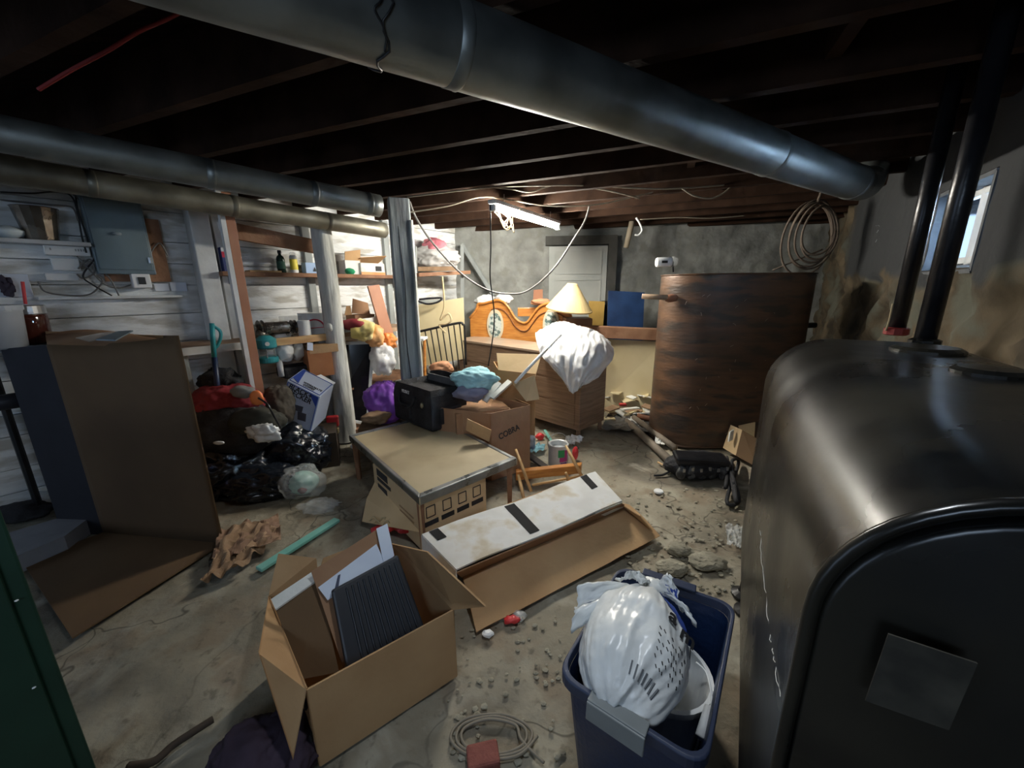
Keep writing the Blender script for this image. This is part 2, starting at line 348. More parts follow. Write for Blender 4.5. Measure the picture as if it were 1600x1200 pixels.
# window hole between pixels 1440..1555
h0 = (RW(1449, 380, 0)-RQ).dot(RD); h1 = (RW(1526, 380, 0)-RQ).dot(RD)
wz0, wz1 = RW(1445, 428, 0).z, RW(1462, 309, 0).z
rough_wall(RQ-RD*.3, RD, RN, 8.2, -.05, 2.44, .05, .11, (h0+.3, h1+.3, wz0, wz1), bul).build('wall_right', wr_m, smooth=True)['kind'] = 'structure'
win = bpy.data.objects.new('window_1', None); C.objects.link(win); win['kind'] = 'structure'
wa, wb = RQ+RD*h0, RQ+RD*h1
reveal = mat('window_reveal_plaster', (.10, .11, .12), (.16, .17, .18), .8, scale=6, bump=.3)
m = MB(); dp = -RN*.12
ia, ib = wa+RD*.0, wb
m.quad(ia+UPZ*wz0, ib+UPZ*wz0, ib+UPZ*(wz0+.04)+dp, ia+UPZ*(wz0+.04)+dp, .02)
m.quad(ia+UPZ*wz1, ib+UPZ*wz1, ib+UPZ*(wz1)+dp, ia+UPZ*(wz1)+dp, .02)
m.quad(ia+UPZ*wz0, ia+UPZ*wz1, ia+UPZ*wz1+dp, ia+UPZ*wz0+dp, .02)
m.quad(ib+UPZ*wz0, ib+UPZ*wz1, ib+UPZ*wz1+dp, ib+UPZ*wz0+dp, .02)
m.build('window_reveal', reveal, win)
m = MB(); ca, cb = wa+dp*.85, wb+dp*.85
for p, q in ((ca+UPZ*(wz0+.06), cb+UPZ*(wz0+.06)), (ca+UPZ*(wz1-.03), cb+UPZ*(wz1-.03)), (ca+RD*.02+UPZ*wz0, ca+RD*.02+UPZ*wz1), (cb-RD*.02+UPZ*wz0, cb-RD*.02+UPZ*wz1), (lerp(ca, cb, .45)+UPZ*wz0, lerp(ca, cb, .45)+UPZ*wz1)):
    m.tube([p, q], .022, 4)
m.build('window_frame', white, win)
MB().quad(ca+UPZ*wz0, cb+UPZ*wz0, cb+UPZ*wz1, ca+UPZ*wz1, .004).build('window_glass', mat('window_pane', (.8, .9, 1), rough=.05, trans=1), win)
# rear walls behind the camera, with an unseen window added for the rear fill
m = MB()
A = RQ+RD*7.9; Z_ = Vector((-5.2, -1.45, 0))
def seg(a, b, z0, z1): m.hexa([a+UPZ*z0, b+UPZ*z0, b+UPZ*z0+Vector((0, -.1, 0)), a+UPZ*z0+Vector((0, -.1, 0)), a+UPZ*z1, b+UPZ*z1, b+UPZ*z1+Vector((0, -.1, 0)), a+UPZ*z1+Vector((0, -.1, 0))])
y_ = -1.45
seg(Vector((-5.3, y_, 0)), Vector((-1.35, y_, 0)), 0, 2.42); seg(Vector((-.15, y_, 0)), Vector((1.6, y_, 0)), 0, 2.42)
seg(Vector((-1.35, y_, 0)), Vector((-.15, y_, 0)), 0, 1.45); seg(Vector((-1.35, y_, 0)), Vector((-.15, y_, 0)), 2.0, 2.42)
m.build('wall_rear', wb_m)['kind'] = 'structure'
m = MB()
for p, q in (((-1.35, 1.45), (-.15, 1.45)), ((-1.35, 2.0), (-.15, 2.0)), ((-1.35, 1.45), (-1.35, 2.0)), ((-.15, 1.45), (-.15, 2.0)), ((-.75, 1.45), (-.75, 2.0))):
    m.tube([Vector((p[0], y_-.05, p[1])), Vector((q[0], y_-.05, q[1]))], .02, 4)
m.build('added_window', white)['kind'] = 'structure'  # unseen window frame, added to go with the rear fill light

# stud against the left wall, old panelled door and brace on the back wall
def board(m, a, b, w, t, up=None):      # a bar from a to b
    a, b = Vector(a), Vector(b); d = (b-a).normalized(); s = Vector(up or (0, 0, 1)); s = (s-d*s.dot(d))
    if s.length < .01: s = Vector((1, 0, 0))-d*d.x
    s.normalize(); q = d.cross(s)
    return m.hexa([a-s*w/2-q*t/2, b-s*w/2-q*t/2, b-s*w/2+q*t/2, a-s*w/2+q*t/2, a+s*w/2-q*t/2, b+s*w/2-q*t/2, b+s*w/2+q*t/2, a+s*w/2+q*t/2])
s0 = L(322, 420, .09); tag(board(MB(), (s0.x, s0.y, 0), (s0.x, s0.y, 2.2), .13, .14, LD).build('trim_1', white, bevel=.008), None, None, kind='structure')
s0 = L(352, 420, .06); tag(board(MB(), (s0.x, s0.y, 0), (s0.x, s0.y, 2.2), .09, .08, LD).build('trim_2', white, bevel=.005), None, None, kind='structure')
for k, (px, w_) in enumerate(((484, .07), (606, .07), (724, .10))):
    s0 = L(px, 430, .02); tag(board(MB(), (s0.x, s0.y, 0), (s0.x, s0.y, 2.2), w_, .06, LD).build('trim_%d' % (k+3), greyw, bevel=.004), None, None, kind='structure')

door = bpy.data.objects.new('door_1', None); C.objects.link(door); door['kind'] = 'structure'
dl, dr = B(858, 400, .05), B(949, 400, .05); dl.z = dr.z = 0; dx = (dr-dl).normalized(); dw = (dr-dl).length; dh = 1.98
m = MB().box(lerp(dl, dr, .5)+UPZ*dh/2, (dw, .035, dh), Matrix((( dx.x, -BN.x, 0), (dx.y, -BN.y, 0), (0, 0, 1))))
m.build('door_leaf', mat('door_paint', (.42, .45, .43), (.52, .54, .51), .6, scale=3), door, bevel=.004)
m = MB()
for i in range(5):
    z0 = .15+i*.37
    for (a, b) in (((.1, z0), (.9, z0)), ((.1, z0+.29), (.9, z0+.29)), ((.1, z0), (.1, z0+.29)), ((.9, z0), (.9, z0+.29))):
        board(m, lerp(dl, dr, a[0])+UPZ*a[1]+BN*.02, lerp(dl, dr, b[0])+UPZ*b[1]+BN*.02, .018, .014, BN)
m.build('panel_moulding', MATS['door_paint'], door)
m = MB(); fx = dr+dx*.06
board(m, fx+BN*.02, fx+UPZ*2.05+BN*.02, .11, .09, dx); board(m, dl-dx*.05+UPZ*2.05+BN*.01, fx+dx*.05+UPZ*2.05+BN*.01, .11, .09, UPZ)
m.build('door_frame', mat('dark_door_frame', (.05, .05, .045), (.09, .09, .08), .8), door)
MB().lathe([(0, 0), (.02, .0), (.012, .02), (.03, .04), (.028, .06), (0, .07)], lerp(dl, dr, .93)+UPZ*1.0+BN*.02, BN, 16).build('door_handle', steel, door, smooth=True)
tag(board(MB(), B(722, 382, .12), B(772, 462, .12), .10, .05, BN).build('timber_brace', greyw, bevel=.003), 'grey diagonal timber brace leaning on the back wall left of the hanging cable', 'brace')

# ============================================================ DUCTS AND POSTS
def duct(name, a, b, r, mt, label, joints, elbow=None, seam=True):
    t = thing(name, a, label, 'duct'); a, b = Vector(a), Vector(b); n = 40
    pts = [lerp(a, b, i/n) for i in range(n+1)]; d = (b-a).normalized()
    MB().tube(pts, [r*(1+.012*n2(p, 5)) for p in pts], 36).build('pipe', mt, t, smooth=True)
    for j in joints:
        p = lerp(a, b, j); MB().tube([p-d*.035, p-d*.034, p-d*.005, p, p+d*.004], [r*1.0, r*1.022, r*1.022, r*1.035, r*1.0], 36, False).build('joint_collar', mt, t, smooth=True)
    if seam:
        s = d.cross(UPZ).normalized()*r*.9-UPZ*r*.46; board(MB(), a+s, b+s, .012, .008).build('seam', mt, t)
    if elbow:
        MB().tube(smooth_curve([b-d*.02]+elbow, 6), r*.99, 30).build('elbow', mt, t, smooth=True)
    return t, d
mainA0, mainB = D(600, 32, 1.144), D(1340, 287, 2.76)
md = (mainB-mainA0).normalized(); mainA = mainA0-md*1.2
bend = Vector((.55, .83, .1)).normalized()
t_main, _ = duct('air_duct', mainA, mainB, .10, galv, 'large bare galvanised duct crossing overhead from top left to the window corner', (.33, .735, .985), [mainB+md*.10+Vector((.0, .0, .01)), mainB+md*.17+bend*.06+UPZ*.05, mainB+md*.19+bend*.08+UPZ*.13], False)
# bent wire hanger round the main duct
hc = lerp(mainA, mainB, ((D(590, 40, 1.13)-mainA).dot(md))/(mainB-mainA).length); sx_ = md.cross(UPZ).normalized()
def ring(c, ang, r=.103): return c + (sx_*math.cos(ang)+Vector((0, 0, 1))*math.sin(ang))*r
pts = [ring(hc+md*.012*math.sin(i*1.3), R(i*10)) for i in range(37)]
hg = MB().tube(pts, .003, 6).build('wire_hanger', blackm, t_main, smooth=True)
MB().tube(smooth_curve([ring(hc-md*.035, R(60)), ring(hc-md*.03, R(10)), ring(hc-md*.015, R(-10)), ring(hc-md*.03, R(-22)), ring(hc-md*.012, R(-34)), ring(hc-md*.0, R(-48)), ring(hc, R(-62))], 6), .0026, 6).build('wire_loop', blackm, t_main, smooth=True)
d1a, d1b = D(100, 228, 1.95), D(592, 322, 3.0); d1a = d1a+(d1a-d1b)*.6
duct('air_duct', d1a, d1b, .074, galv, 'nearer of the two parallel ducts at the left, ending at the tall square post', (.6, .82, .97), None, False)
d2a, d2b = D(100, 280, 2.26), D(600, 360, 3.9); d2a = d2a+(d2a-d2b)*.35
duct('air_duct', d2a, d2b, .070, galvd, 'farther dusty duct at the left, just above the grey electrical panel', (.3, .55, .8), None, False)

def log_post(name, x, y, h, r, label, seed, lean=(0, 0)):
    t = thing(name, (x, y, 0), label, 'post'); m = MB(); n, seg = 40, 28; vs_ = []
    for j in range(n+1):
        z = h*j/n; cx, cy = x+lean[0]*z/h+.014*n2((0, 0, z), 1.3, seed), y+lean[1]*z/h
        for k in range(seg):
            a = 2*math.pi*k/seg; rr = r*(1.04-.12*j/n)*(1+.09*n2((math.cos(a)*1.2, math.sin(a)*1.2, z*1.0), 1.6, seed)+.035*n2((math.cos(a)*4, math.sin(a)*4, z*.5), 2, seed+5))
            vs_.append((cx+rr*math.cos(a), cy+rr*math.sin(a), z))
    m.add(vs_, [(j*seg+k, j*seg+(k+1) % seg, (j+1)*seg+(k+1) % seg, (j+1)*seg+k) for j in range(n) for k in range(seg)]+[tuple(range(n*seg, (n+1)*seg))])
    m.build('log', white_log, t, smooth=True)
    kn = MB().blob((x-.0, y-r*.95, 1.12), (.028, .018, .038), seed, sub=2); kn.build('knot', white_log, t, smooth=True)
    return t
white_log = mat('whitewashed_log', (.52, .54, .52), (.84, .84, .78), .8, scale=3, detail=8, stretch=(3, 3, .5), bump=.5, bscale=9, c3=(.30, .31, .29), scale3=3)
pb = P(537, 692); log_post('support_post', pb.x, pb.y+.08, 2.05, .088, 'rough whitewashed log post standing in front of the workbench', 2)
# squared post near the middle
pc = D(640, 560, 3.45); px_, py_ = pc.x, pc.y
t = thing('support_post', (px_, py_, 0), 'tall squared grey timber post at the end of the nearer duct', 'post')
sq = mat('grey_post_paint', (.20, .23, .24), (.36, .40, .41), .75, scale=3, detail=8, stretch=(3, 3, .4), bump=.4, c3=(.14, .15, .16), scale3=4)
m = MB(); n = 24; vs_ = []
for j in range(n+1):
    z = 2.17*j/n
    for k, (sx, sy) in enumerate(((-1, -1), (1, -1), (1, 1), (-1, 1))):
        v = rz(.35) @ Vector((sx*.085*(1+.04*n2((k, 0, z), 2)), sy*.08, 0)); vs_.append((px_+v.x+.012*n2((0, 0, z), 1.2), py_+v.y, z))
m.add(vs_, [(j*4+k, j*4+(k+1) % 4, (j+1)*4+(k+1) % 4, (j+1)*4+k) for j in range(n) for k in range(4)]+[(n*4, n*4+1, n*4+2, n*4+3)])
m.build('timber', sq, t, bevel=.012)
cr = rz(.35) @ Vector((.085, -.08, 0))
MB().tube([(px_+cr.x+.006*n2((0, 0, z*.1), 6), py_+cr.y, z*.1) for z in range(2, 21)], .016, 8).build('split_edge', white_log, t, smooth=True)
MB().tube([(px_+.012*math.sin(z)+(rz(.35)@Vector((-.01, -.082, 0))).x, py_+(rz(.35)@Vector((-.01, -.082, 0))).y, .3+z*.15) for z in range(12)], .004, 6).build('crack', ink, t)

# ============================================================ LIGHT
la, lb = P(768, 322, 2.08), P(872, 354, 2.08)
ld = (lb-la).normalized()
t = thing('strip_light', lerp(la, lb, .5), 'glowing fluorescent strip light hanging below the joists', 'light')
MB().tube([la+ld*.03-UPZ*.012, lb-ld*.03-UPZ*.012], .016, 16).build('tube', mat('lit_tube', (1, 1, 1), emit=((1, .95, .84), 330)), t, smooth=True)
m = MB(); board(m, la+UPZ*.035, lb+UPZ*.035, .07, .03, ld.cross(UPZ)); board(m, la-UPZ*.01, la+ld*.03-UPZ*.01, .05, .05); board(m, lb-ld*.03-UPZ*.01, lb-UPZ*.01, .05, .05)
m.build('housing', whitep, t, bevel=.004)
for k in (.15, .85): MB().tube([lerp(la, lb, k)+UPZ*.05, lerp(la, lb, k)+UPZ*.12], .003, 6).build('hanger', steel, t)
tag(MB().tube(smooth_curve([la+Vector((-.01, 0, .01)), la+Vector((-.012, .0, -.3)), la+Vector((-.025, .05, -.55)), la+Vector((-.0, .1, -.9)), D(763, 572, 3.3)], 10), .0055, 7).build('power_cord', blackm, smooth=True), 'thin black cord hanging straight down from the left end of the strip light', 'cord')
cable('hanging_cable', [D(x, y, 3.6+.1*i/8) for i, (x, y) in enumerate(((640, 315), (650, 340), (674, 377), (717, 424), (757, 451), (791, 459), (825, 454), (865, 420), (899, 370), (914, 345), (921, 322)))], .009, rubber, 'grey cable sagging in a deep curve in front of the back wall', 'cable')
m = MB(); random.seed(5); c0 = D(795, 352, 3.45)
for k in range(5):
    m.tube(smooth_curve([c0+Vector((random.uniform(-.13, .13), random.uniform(-.05, .05), .12)), c0+Vector((random.uniform(-.06, .06), random.uniform(-.04, .04), random.uniform(-.02, .04))), c0+Vector((random.uniform(-.05, .05), 0, random.uniform(-.06, .0))), c0+Vector((random.uniform(-.12, .12), random.uniform(-.05, .05), .1))], 8), .0035, 6)
tag(m.build('wire_bundle', rope, smooth=True), 'tangled bundle of pale wire dangling under the strip light', 'wire')
for i, (pts, Y, lab) in enumerate((
    ([(636, 308), (700, 300), (780, 292), (850, 290), (920, 290), (1040, 295), (1170, 286)], 3.3, 'pale cable stapled along the joists above the strip light'),
    ([(640, 332), (700, 322), (760, 308), (850, 321), (930, 320), (1000, 305), (1060, 292)], 3.5, 'pale cable sagging loosely above the far end of the strip light'),
    ([(765, 292), (800, 296), (830, 300), (870, 289), (940, 296), (1000, 310)], 3.4, 'wavy thin wire looping across the middle joists'),
    ([(1065, 294), (1085, 306), (1110, 310), (1130, 302), (1145, 288)], 3.3, 'short cable loop hanging from the joists beside the large duct'),
    ([(1000, 343), (1060, 340), (1110, 341), (1165, 337)], 4.4, 'thin cable running along the last joist by the back wall'))):
    cable('ceiling_cable', [D(x, y, Y) for x, y in pts], .006, cablew, lab, 'cable')
cable('red_cable', [D(x, y, 1.5) for x, y in ((60, 140), (110, 110), (170, 78), (215, 50), (270, 25), (330, -10))], .006, mat('dark_red_cable', (.25, .02, .02)), 'dark red cable under the ceiling at the upper left', 'cable')
cable('white_cord_loop', [D(x, y, 4.6) for x, y in ((994, 340), (1000, 350), (1003, 360), (998, 367), (992, 367))], .011, whitep, 'short white cord curling down from the joists at the back', 'cord')
t = tag(MB().tube([D(988, 345, 4.9), D(984, 362, 4.9), D(978, 387, 4.9)], [.035, .033, .03], 14).build('pipe_stub', mat('tan_pipe', (.28, .24, .17), (.36, .3, .22), .7), smooth=True), 'stubby tan pipe coming down from the ceiling near the back door', 'pipe')
# coil of hose on the right
m = MB(); hc_ = D(1272, 362, 3.6); random.seed(11)
for k in range(6):
    rr = .17+.02*k; off = Vector((random.uniform(-.03, .03), .02*k-.06, random.uniform(-.03, .02)))
    m.tube([hc_+off+Vector((rr*math.cos(a)*.82, .015*math.sin(2*a), rr*1.15*math.sin(a)-.03*k*.3)) for a in [2*math.pi*i/40 for i in range(41)]], .009, 7)
m.tube(smooth_curve([hc_+Vector((-.02, 0, .2)), hc_+Vector((0, 0, .3)), hc_+Vector((.02, 0, .38))], 6), .012, 6)
m.tube(smooth_curve([hc_+Vector((.1, 0, -.15)), hc_+Vector((-.1, .03, -.24)), hc_+Vector((-.25, .1, -.32))], 6), .008, 6)
tag(m.build('hose_coil', mat('dusty_hose', (.10, .075, .055), (.16, .12, .09), .7), smooth=True), 'coil of dusty hose hanging from the ceiling above the upright brown tank', 'hose')

# ============================================================ TANKS
def roundrect(w, h, r, n=12):
    return [(sx*(w/2-r)+r*math.cos(R(a0+90*i/n)), sy*(h/2-r)+r*math.sin(R(a0+90*i/n))) for sx, sy, a0 in ((1, 1, 0), (-1, 1, 90), (-1, -1, 180), (1, -1, 270)) for i in range(n+1)]
def obround(w, h, n=18):      # outline, w = full width (x), h = full height (y)
    r = w/2; s = h/2-r; o = []
    for i in range(n+1): a = math.pi*i/n; o.append((r*math.cos(a), s+r*math.sin(a)))
    for i in range(n+1): a = math.pi+math.pi*i/n; o.append((r*math.cos(a), -s+r*math.sin(a)))
    return o
def loft(m, rings):
    k = len(rings[0]); vs_ = [q for g in rings for q in g]
    m.add(vs_, [(i*k+j, i*k+(j+1) % k, (i+1)*k+(j+1) % k, (i+1)*k+j) for i in range(len(rings)-1) for j in range(k)]+[tuple(range(k-1, -1, -1)), tuple(range((len(rings)-1)*k, len(rings)*k))])
    return m
# black horizontal tank
az = .533; ax = Vector((math.sin(az), math.cos(az), 0)); si = Vector((math.cos(az), -math.sin(az), 0))
TW, TH, TL, TZ = .651, 1.109, 1.40, .14
tn = Vector((.658, .239, 0))
def tp(s, x, z): return tn + ax*s + si*x + UPZ*(TZ+TH/2+z)
prof = roundrect(TW, TH, .195)
t_tank = thing('oil_tank', tn+ax*TL/2, 'big black obround oil tank filling the right foreground', 'tank')
m = MB(); rings = []
for s, k in ((-.045, .02), (-.044, .3), (-.038, .6), (-.026, .82), (-.008, .94), (0, .985)): rings.append([tp(s, x*k, y*(1-(1-k)*.62) if k > .5 else y*k*1.3) for x, y in prof])
rings = [[tp(-.05+.045*kk**3, x*kk, y*(kk*.9+.1*kk)) for x, y in prof] for kk in (.02, .3, .55, .75, .88, .96, .99)]
m = loft(MB(), rings); m.build('end_cap', btank, t_tank, smooth=True)
rings = [[tp(s, x*(1+.004*n2((x, y, s), 3)), y*(1+.004*n2((y, s, x), 4))) for x, y in prof] for s in [0, .003]+[TL*i/24 for i in range(1, 24)]+[TL-.03]]
rings += [[tp(TL-.03+.045*math.sin(R(a)), x*(1-.1*(1-math.cos(R(a)))), y*(1-.1*(1-math.cos(R(a))))) for x, y in prof] for a in (30, 60, 90)]
m = loft(MB(), rings); m.build('shell', btank, t_tank, smooth=True)
pr2 = [tp(-.006, x*1.004, y*1.003) for x, y in prof]; MB().tube(pr2+[pr2[0]], .009, 8, False).build('rim_bead', btank, t_tank, smooth=True)
for s, x in ((.12, -.27), (.12, .27), (TL-.15, -.27), (TL-.15, .27)):
    b_ = tp(s, x, 0); b_.z = 0
    lg = MB().tube([b_+UPZ*.0, b_+UPZ*.46], .024, 14).build('leg', blackm, t_tank, smooth=True)
    MB().lathe([(.05, 0), (.05, .012), (.026, .02)], b_, seg=16).build('foot_flange', blackm, lg, smooth=False)
# visible leg left of the tank (outrigger pipe leg)
lb_ = P(1160, 930)
lg = MB().tube([lb_, lb_+Vector((.03, .0, .36))], .02, 14).build('leg', blackm, t_tank, smooth=True)
MB().lathe([(.05, 0), (.05, .012), (.022, .025)], lb_, seg=18).build('foot_flange', blackm, lg)
cn = -ax; cq = tp(-.05, 0, 0)
lbl = [PL(x, y, cq, cn, .004) for x, y in ((1388, 990), (1527, 1036), (1482, 1140), (1352, 1094))]
MB().quad(*lbl, .002).build('label_residue', glue, t_tank)['label'] = 'dull rectangular patch of old label glue'
scr = [PL(x, y, tp(0, -TW/2, 0), -si, .001) for x, y in ((1188, 830), (1190, 870), (1196, 930), (1203, 990), (1210, 1030), (1220, 1090))]
MB().tube([p + Vector((.002*random.uniform(-1, 1), 0, .004*random.uniform(-1, 1))) for p in smooth_curve(scr, 6)], .0006, 5).build('scratch', mat('bare_metal_scratch', (.6, .6, .56), rough=.6), t_tank)
# plates and fittings on top
for s, w_ in ((.75, .13), (1.12, .17)): MB().lathe([(w_*.5, 0), (w_*.5, .012), (w_*.42, .02)], tp(s, .06, TH/2-.004), seg=24).build('filler_plate', btank, t_tank)
for (x1, y1, x2, y2, lab, red) in ((1400, 520, 1467, 270, 'left of the two black pipes rising from the black tank', True), (1443, 540, 1528, 235, 'right of the two black pipes rising from the black tank', False)):
    a = P(x1, y1, 1.235); 
    g = Vector((a.x, a.y, 2.3)); a.z = 1.225
    t = thing('vent_pipe', a, lab, 'pipe', None)
    MB().tube([a, g], .030, 20).build('pipe', blackp, t, smooth=True)
    m = MB().lathe([(.038, 0), (.045, .004), (.045, .03), (.034, .036)], a, seg=10); m.build('coupling', btank if not red else mat('dull_red_fitting', (.22, .02, .02), (.30, .04, .035), .5), t)
    if red:
        MB().tube(smooth_curve([a+Vector((-.05, 0, .02)), a+Vector((-.045, 0, .06)), a+Vector((-.035, .01, .14))], 5), .004, 6).build('chain', rope, t, smooth=True)
# upright brown tank
cx0, cx1, cy = 1.37, 2.66, 3.58; bw, bd, bh = cx1-cx0, .62, 1.555
t = thing('storage_tank', ((cx0+cx1)/2, cy, 0), 'tall rusty brown tank standing upright by the back wall', 'tank')
prof = [(y, x) for x, y in obround(bd, bw, 14)]
m = MB(); cc = Vector(((cx0+cx1)/2, cy, 0)); Mx = rz(-.03); rings = []
for z, k in ((.0, .96), (.01, .99), (.03, 1)): rings.append([cc+Mx @ Vector((x*k, y*k, z)) for x, y in prof])
for i in range(1, 16): rings.append([cc+Mx @ Vector((x*(1+.004*n2((x*2, y*2, i*.2), 2)), y*(1+.02*n2((x*2, y*2, i*.2), 1.3)), .03+(bh-.06)*i/16)) for x, y in prof])
for z, k in ((bh-.03, 1), (bh-.008, .995), (bh, .98)): rings.append([cc+Mx @ Vector((x*k, y*k, z)) for x, y in prof])
loft(m, rings).build('shell', rustt, t, smooth=True)
pp = [cc+Mx @ Vector((x, y, bh-.006)) for x, y in prof]; MB().tube(pp+[pp[0]], .007, 6, False).build('top_rim', rustt, t)
pp = [cc+Mx @ Vector((x, y, .02)) for x, y in prof]; MB().tube(pp+[pp[0]], .01, 6, False).build('bottom_rim', rustt, t)
pe = D(1050, 464, 3.36); MB().tube([D(1003, 463, 3.42), D(1043, 465, 3.37)], .022, 14).build('inlet_pipe', mat('tan_rust_pipe', (.26, .17, .10), (.36, .25, .17), .7), t, smooth=True)
MB().blob(pe+Vector((.0, .02, -.01)), (.055, .04, .035), 3, sub=3).build('inlet_elbow', mat('rust_elbow', (.16, .06, .03), (.24, .1, .05), .7), t, smooth=True)
MB().tube([D(1248, 509, 3.5), D(1274, 508, 3.5)], .025, 14).build('outlet_fitting', blackm, t, smooth=True)
random.seed(21); m = MB()
for k in range(26):
    q = D(random.uniform(1065, 1230), random.uniform(455, 680), cy-bd/2+.012); q.y = cy-bd/2-.002
    u_ = random.uniform(-.018, .018); v_ = random.uniform(.01, .03); m.tube([q, q+Vector((u_*.5, -.002, v_*.5)), q+Vector((u_*1.5, 0, v_))], .0016, 4)
m.build('cobweb_flecks', mat('pale_cobweb', (.34, .27, .2), rough=.9), t)

# white can-shaped fixture on the tank
c = D(1030, 410, 3.65)
t = thing('work_lamp', c, 'small white can fixture with a clear end, fixed above the brown tank', 'fixture')
ad = Vector((1, -.05, .03)).normalized(); a0 = D(1025, 410, 3.5)
MB().lathe([(.0, 0), (.036, .002), (.040, .01), (.040, .125), (.036, .13)], a0, ad, 24).build('can', whitep, t, smooth=True)
MB().lathe([(.038, 0), (.045, .02), (.03, .05), (0, .055)], a0+ad*.13, ad, 20).build('clear_cap', clear, t, smooth=True)
MB().tube([a0+ad*.145, a0+ad*.15-UPZ*.05, D(1052, 425, 3.5)], .007, 8).build('stem', blackm, t)
MB().box(a0+ad*.06+Vector((0, -.04, 0)), (.05, .004, .02)).build('printed_mark', ink, t)

# ============================================================ CARTONS
TK = .006
def carton(name, rim, z0, z1, m_, label, flaps=(), lean=None, group=None, cat='cardboard box', base=None, open_=True):
    """rim: 4 xy corners FL FR BR BL; flaps: (edge index, length, angle out from vertical up in degrees, shrink)"""
    rim = [Vector((p[0], p[1], z1)) for p in rim]; bs = [Vector((p[0], p[1], z0)) for p in (base or rim)]
    cen = sum(rim, Vector())/4; t = thing(name, (cen.x, cen.y, z0), label, cat, group)
    m = MB()
    for i in range(4): m.quad(bs[i], bs[(i+1) % 4], rim[(i+1) % 4], rim[i], TK)
    m.quad(*[p+UPZ*.004 for p in bs], TK)
    if not open_: m.quad(*rim, TK)
    m.build('body', m_, t)
    for (i, ln, ang, sh) in flaps:
        a, b = rim[i], rim[(i+1) % 4]; e = (b-a).normalized(); out = e.cross(UPZ)
        if out.dot((a+b)/2-cen) < 0: out = -out
        dv = UPZ*math.cos(R(ang))+out*math.sin(R(ang)); a2, b2 = a+dv*ln+e*sh, b+dv*ln-e*sh
        MB().quad(a, b, b2, a2, TK).build('flap', m_, t)
    return t
# --- foreground open carton
FL, FR = Vector((-.61, .88, 0)), Vector((-.222, 1.165, 0)); BR = P(612, 850, .31); BL = P(420, 932, .31)
tcar = carton('cardboard_box', (FL, FR, BR, BL), 0.005, .312, card, 'open cardboard box in the foreground holding a ribbed black tray', [])
def flapq(t, pts, m_, name='flap', th=TK, label=None):
    o = MB().quad(*pts, th).build(name, m_, t)
    if label: o['label'] = label
    return o
Z3 = .312
fl3, fr3, br3, bl3 = [Vector((p.x, p.y, Z3)) for p in (FL, FR, BR, BL)]
flapq(tcar, [fl3, bl3, D(404, 1020, .95), D(458, 1187, .80)], card)            # left flap hanging down
flapq(tcar, [fr3, br3, D(668, 862, 1.24), D(759, 947, 1.06)], card)           # right flap
flapq(tcar, [bl3, lerp(bl3, br3, .36), P(494, 872, .385), P(435, 865, .40)], card)            # folded rear flap
flapq(tcar, [lerp(bl3, br3, .36), lerp(bl3, br3, .98), P(600, 836, .36), P(505, 872, .36)], card)
# reinforced corner slits
m = MB()
for zz in (.05, .11, .24): m.box(lerp(fl3, bl3, .04)+Vector((-.005, 0, zz-Z3)), (.006, .02, .03))
m.build('hand_slot', ink, tcar)
# contents: leaning cardboard sheet, corrugated insert, ribbed black tray, printed papers
e1 = (fr3-fl3).normalized(); e2 = (bl3-fl3).normalized()
def inbox(u, v, z): return Vector((FL.x, FL.y, 0)) + (FR-FL)*u + (BL-FL)*v + UPZ*z
s = [inbox(.03, .80, .03), inbox(.50, .42, .03), P(488, 893, .45), P(429, 922, .40)]
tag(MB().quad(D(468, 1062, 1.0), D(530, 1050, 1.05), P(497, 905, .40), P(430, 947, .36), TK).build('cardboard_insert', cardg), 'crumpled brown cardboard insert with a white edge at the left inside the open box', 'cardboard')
tag(MB().quad(P(424, 937, .372), P(490, 893, .412), P(493, 909, .40), P(431, 953, .362), .008).build('foam_strip', paperw), 'white foam strip along the top of the insert in the open box', 'foam')
q = [P(518, 922, .415), P(622, 866, .43), D(668, 990, 1.13), D(545, 1062, 1.00)]
nn = (q[1]-q[0]).cross(q[3]-q[0]).normalized(); nn = nn if nn.y < 0 else -nn
q[2] = PL(668, 990, q[0], nn); q[3] = PL(545, 1062, q[0], nn)
def trp(x, y, off): return PL(x, y, q[0], nn, -off)
tag(MB().quad(*[trp(x, y, .06) for x, y in ((486, 893), (597, 822), (640, 960), (537, 1045))], TK).build('cardboard_sheet', card3), 'flat brown cardboard sheet standing behind the black tray in the open box', 'cardboard')
t = thing('ribbed_tray', P(585, 960, .2), 'black plastic tray with vertical ribs standing in the open cardboard box', 'tray')
MB().hexa([p-nn*.03 for p in q]+[p for p in q]).build('tray_body', mat('charcoal_plastic', (.016, .018, .024), (.024, .027, .034), .45), t, bevel=.008)
m = MB()
for i in range(10):
    u = .17+.08*i; m.hexa([bil(q, u, .06)-nn*.002, bil(q, u+.035, .06)-nn*.002, bil(q, u+.035, .97)-nn*.002, bil(q, u, .97)-nn*.002, bil(q, u+.008, .07)+nn*.007, bil(q, u+.027, .07)+nn*.007, bil(q, u+.027, .97)+nn*.007, bil(q, u+.008, .97)+nn*.007])
m.build('ribs', mat('charcoal_blue_plastic', (.018, .021, .028), (.028, .032, .040), .45), t, bevel=.003)
t = thing('paper_sheet', P(560, 880, .44), 'folded pale blue printed paper tucked behind the ribbed black tray', 'paper')
MB().quad(*[trp(x, y, .042) for x, y in ((497, 918), (588, 850), (602, 880), (512, 938))], .003).build('sheet', paper, t)
MB().quad(*[trp(x, y, .036) for x, y in ((588, 826), (605, 818), (616, 868), (600, 884))], .003).build('fold', paper, t)
MB().quad(*[trp(x, y, .038) for x, y in ((528, 899), (532, 897), (528, 922), (522, 924))], .003).build('grey_stripe', bluerim, t)

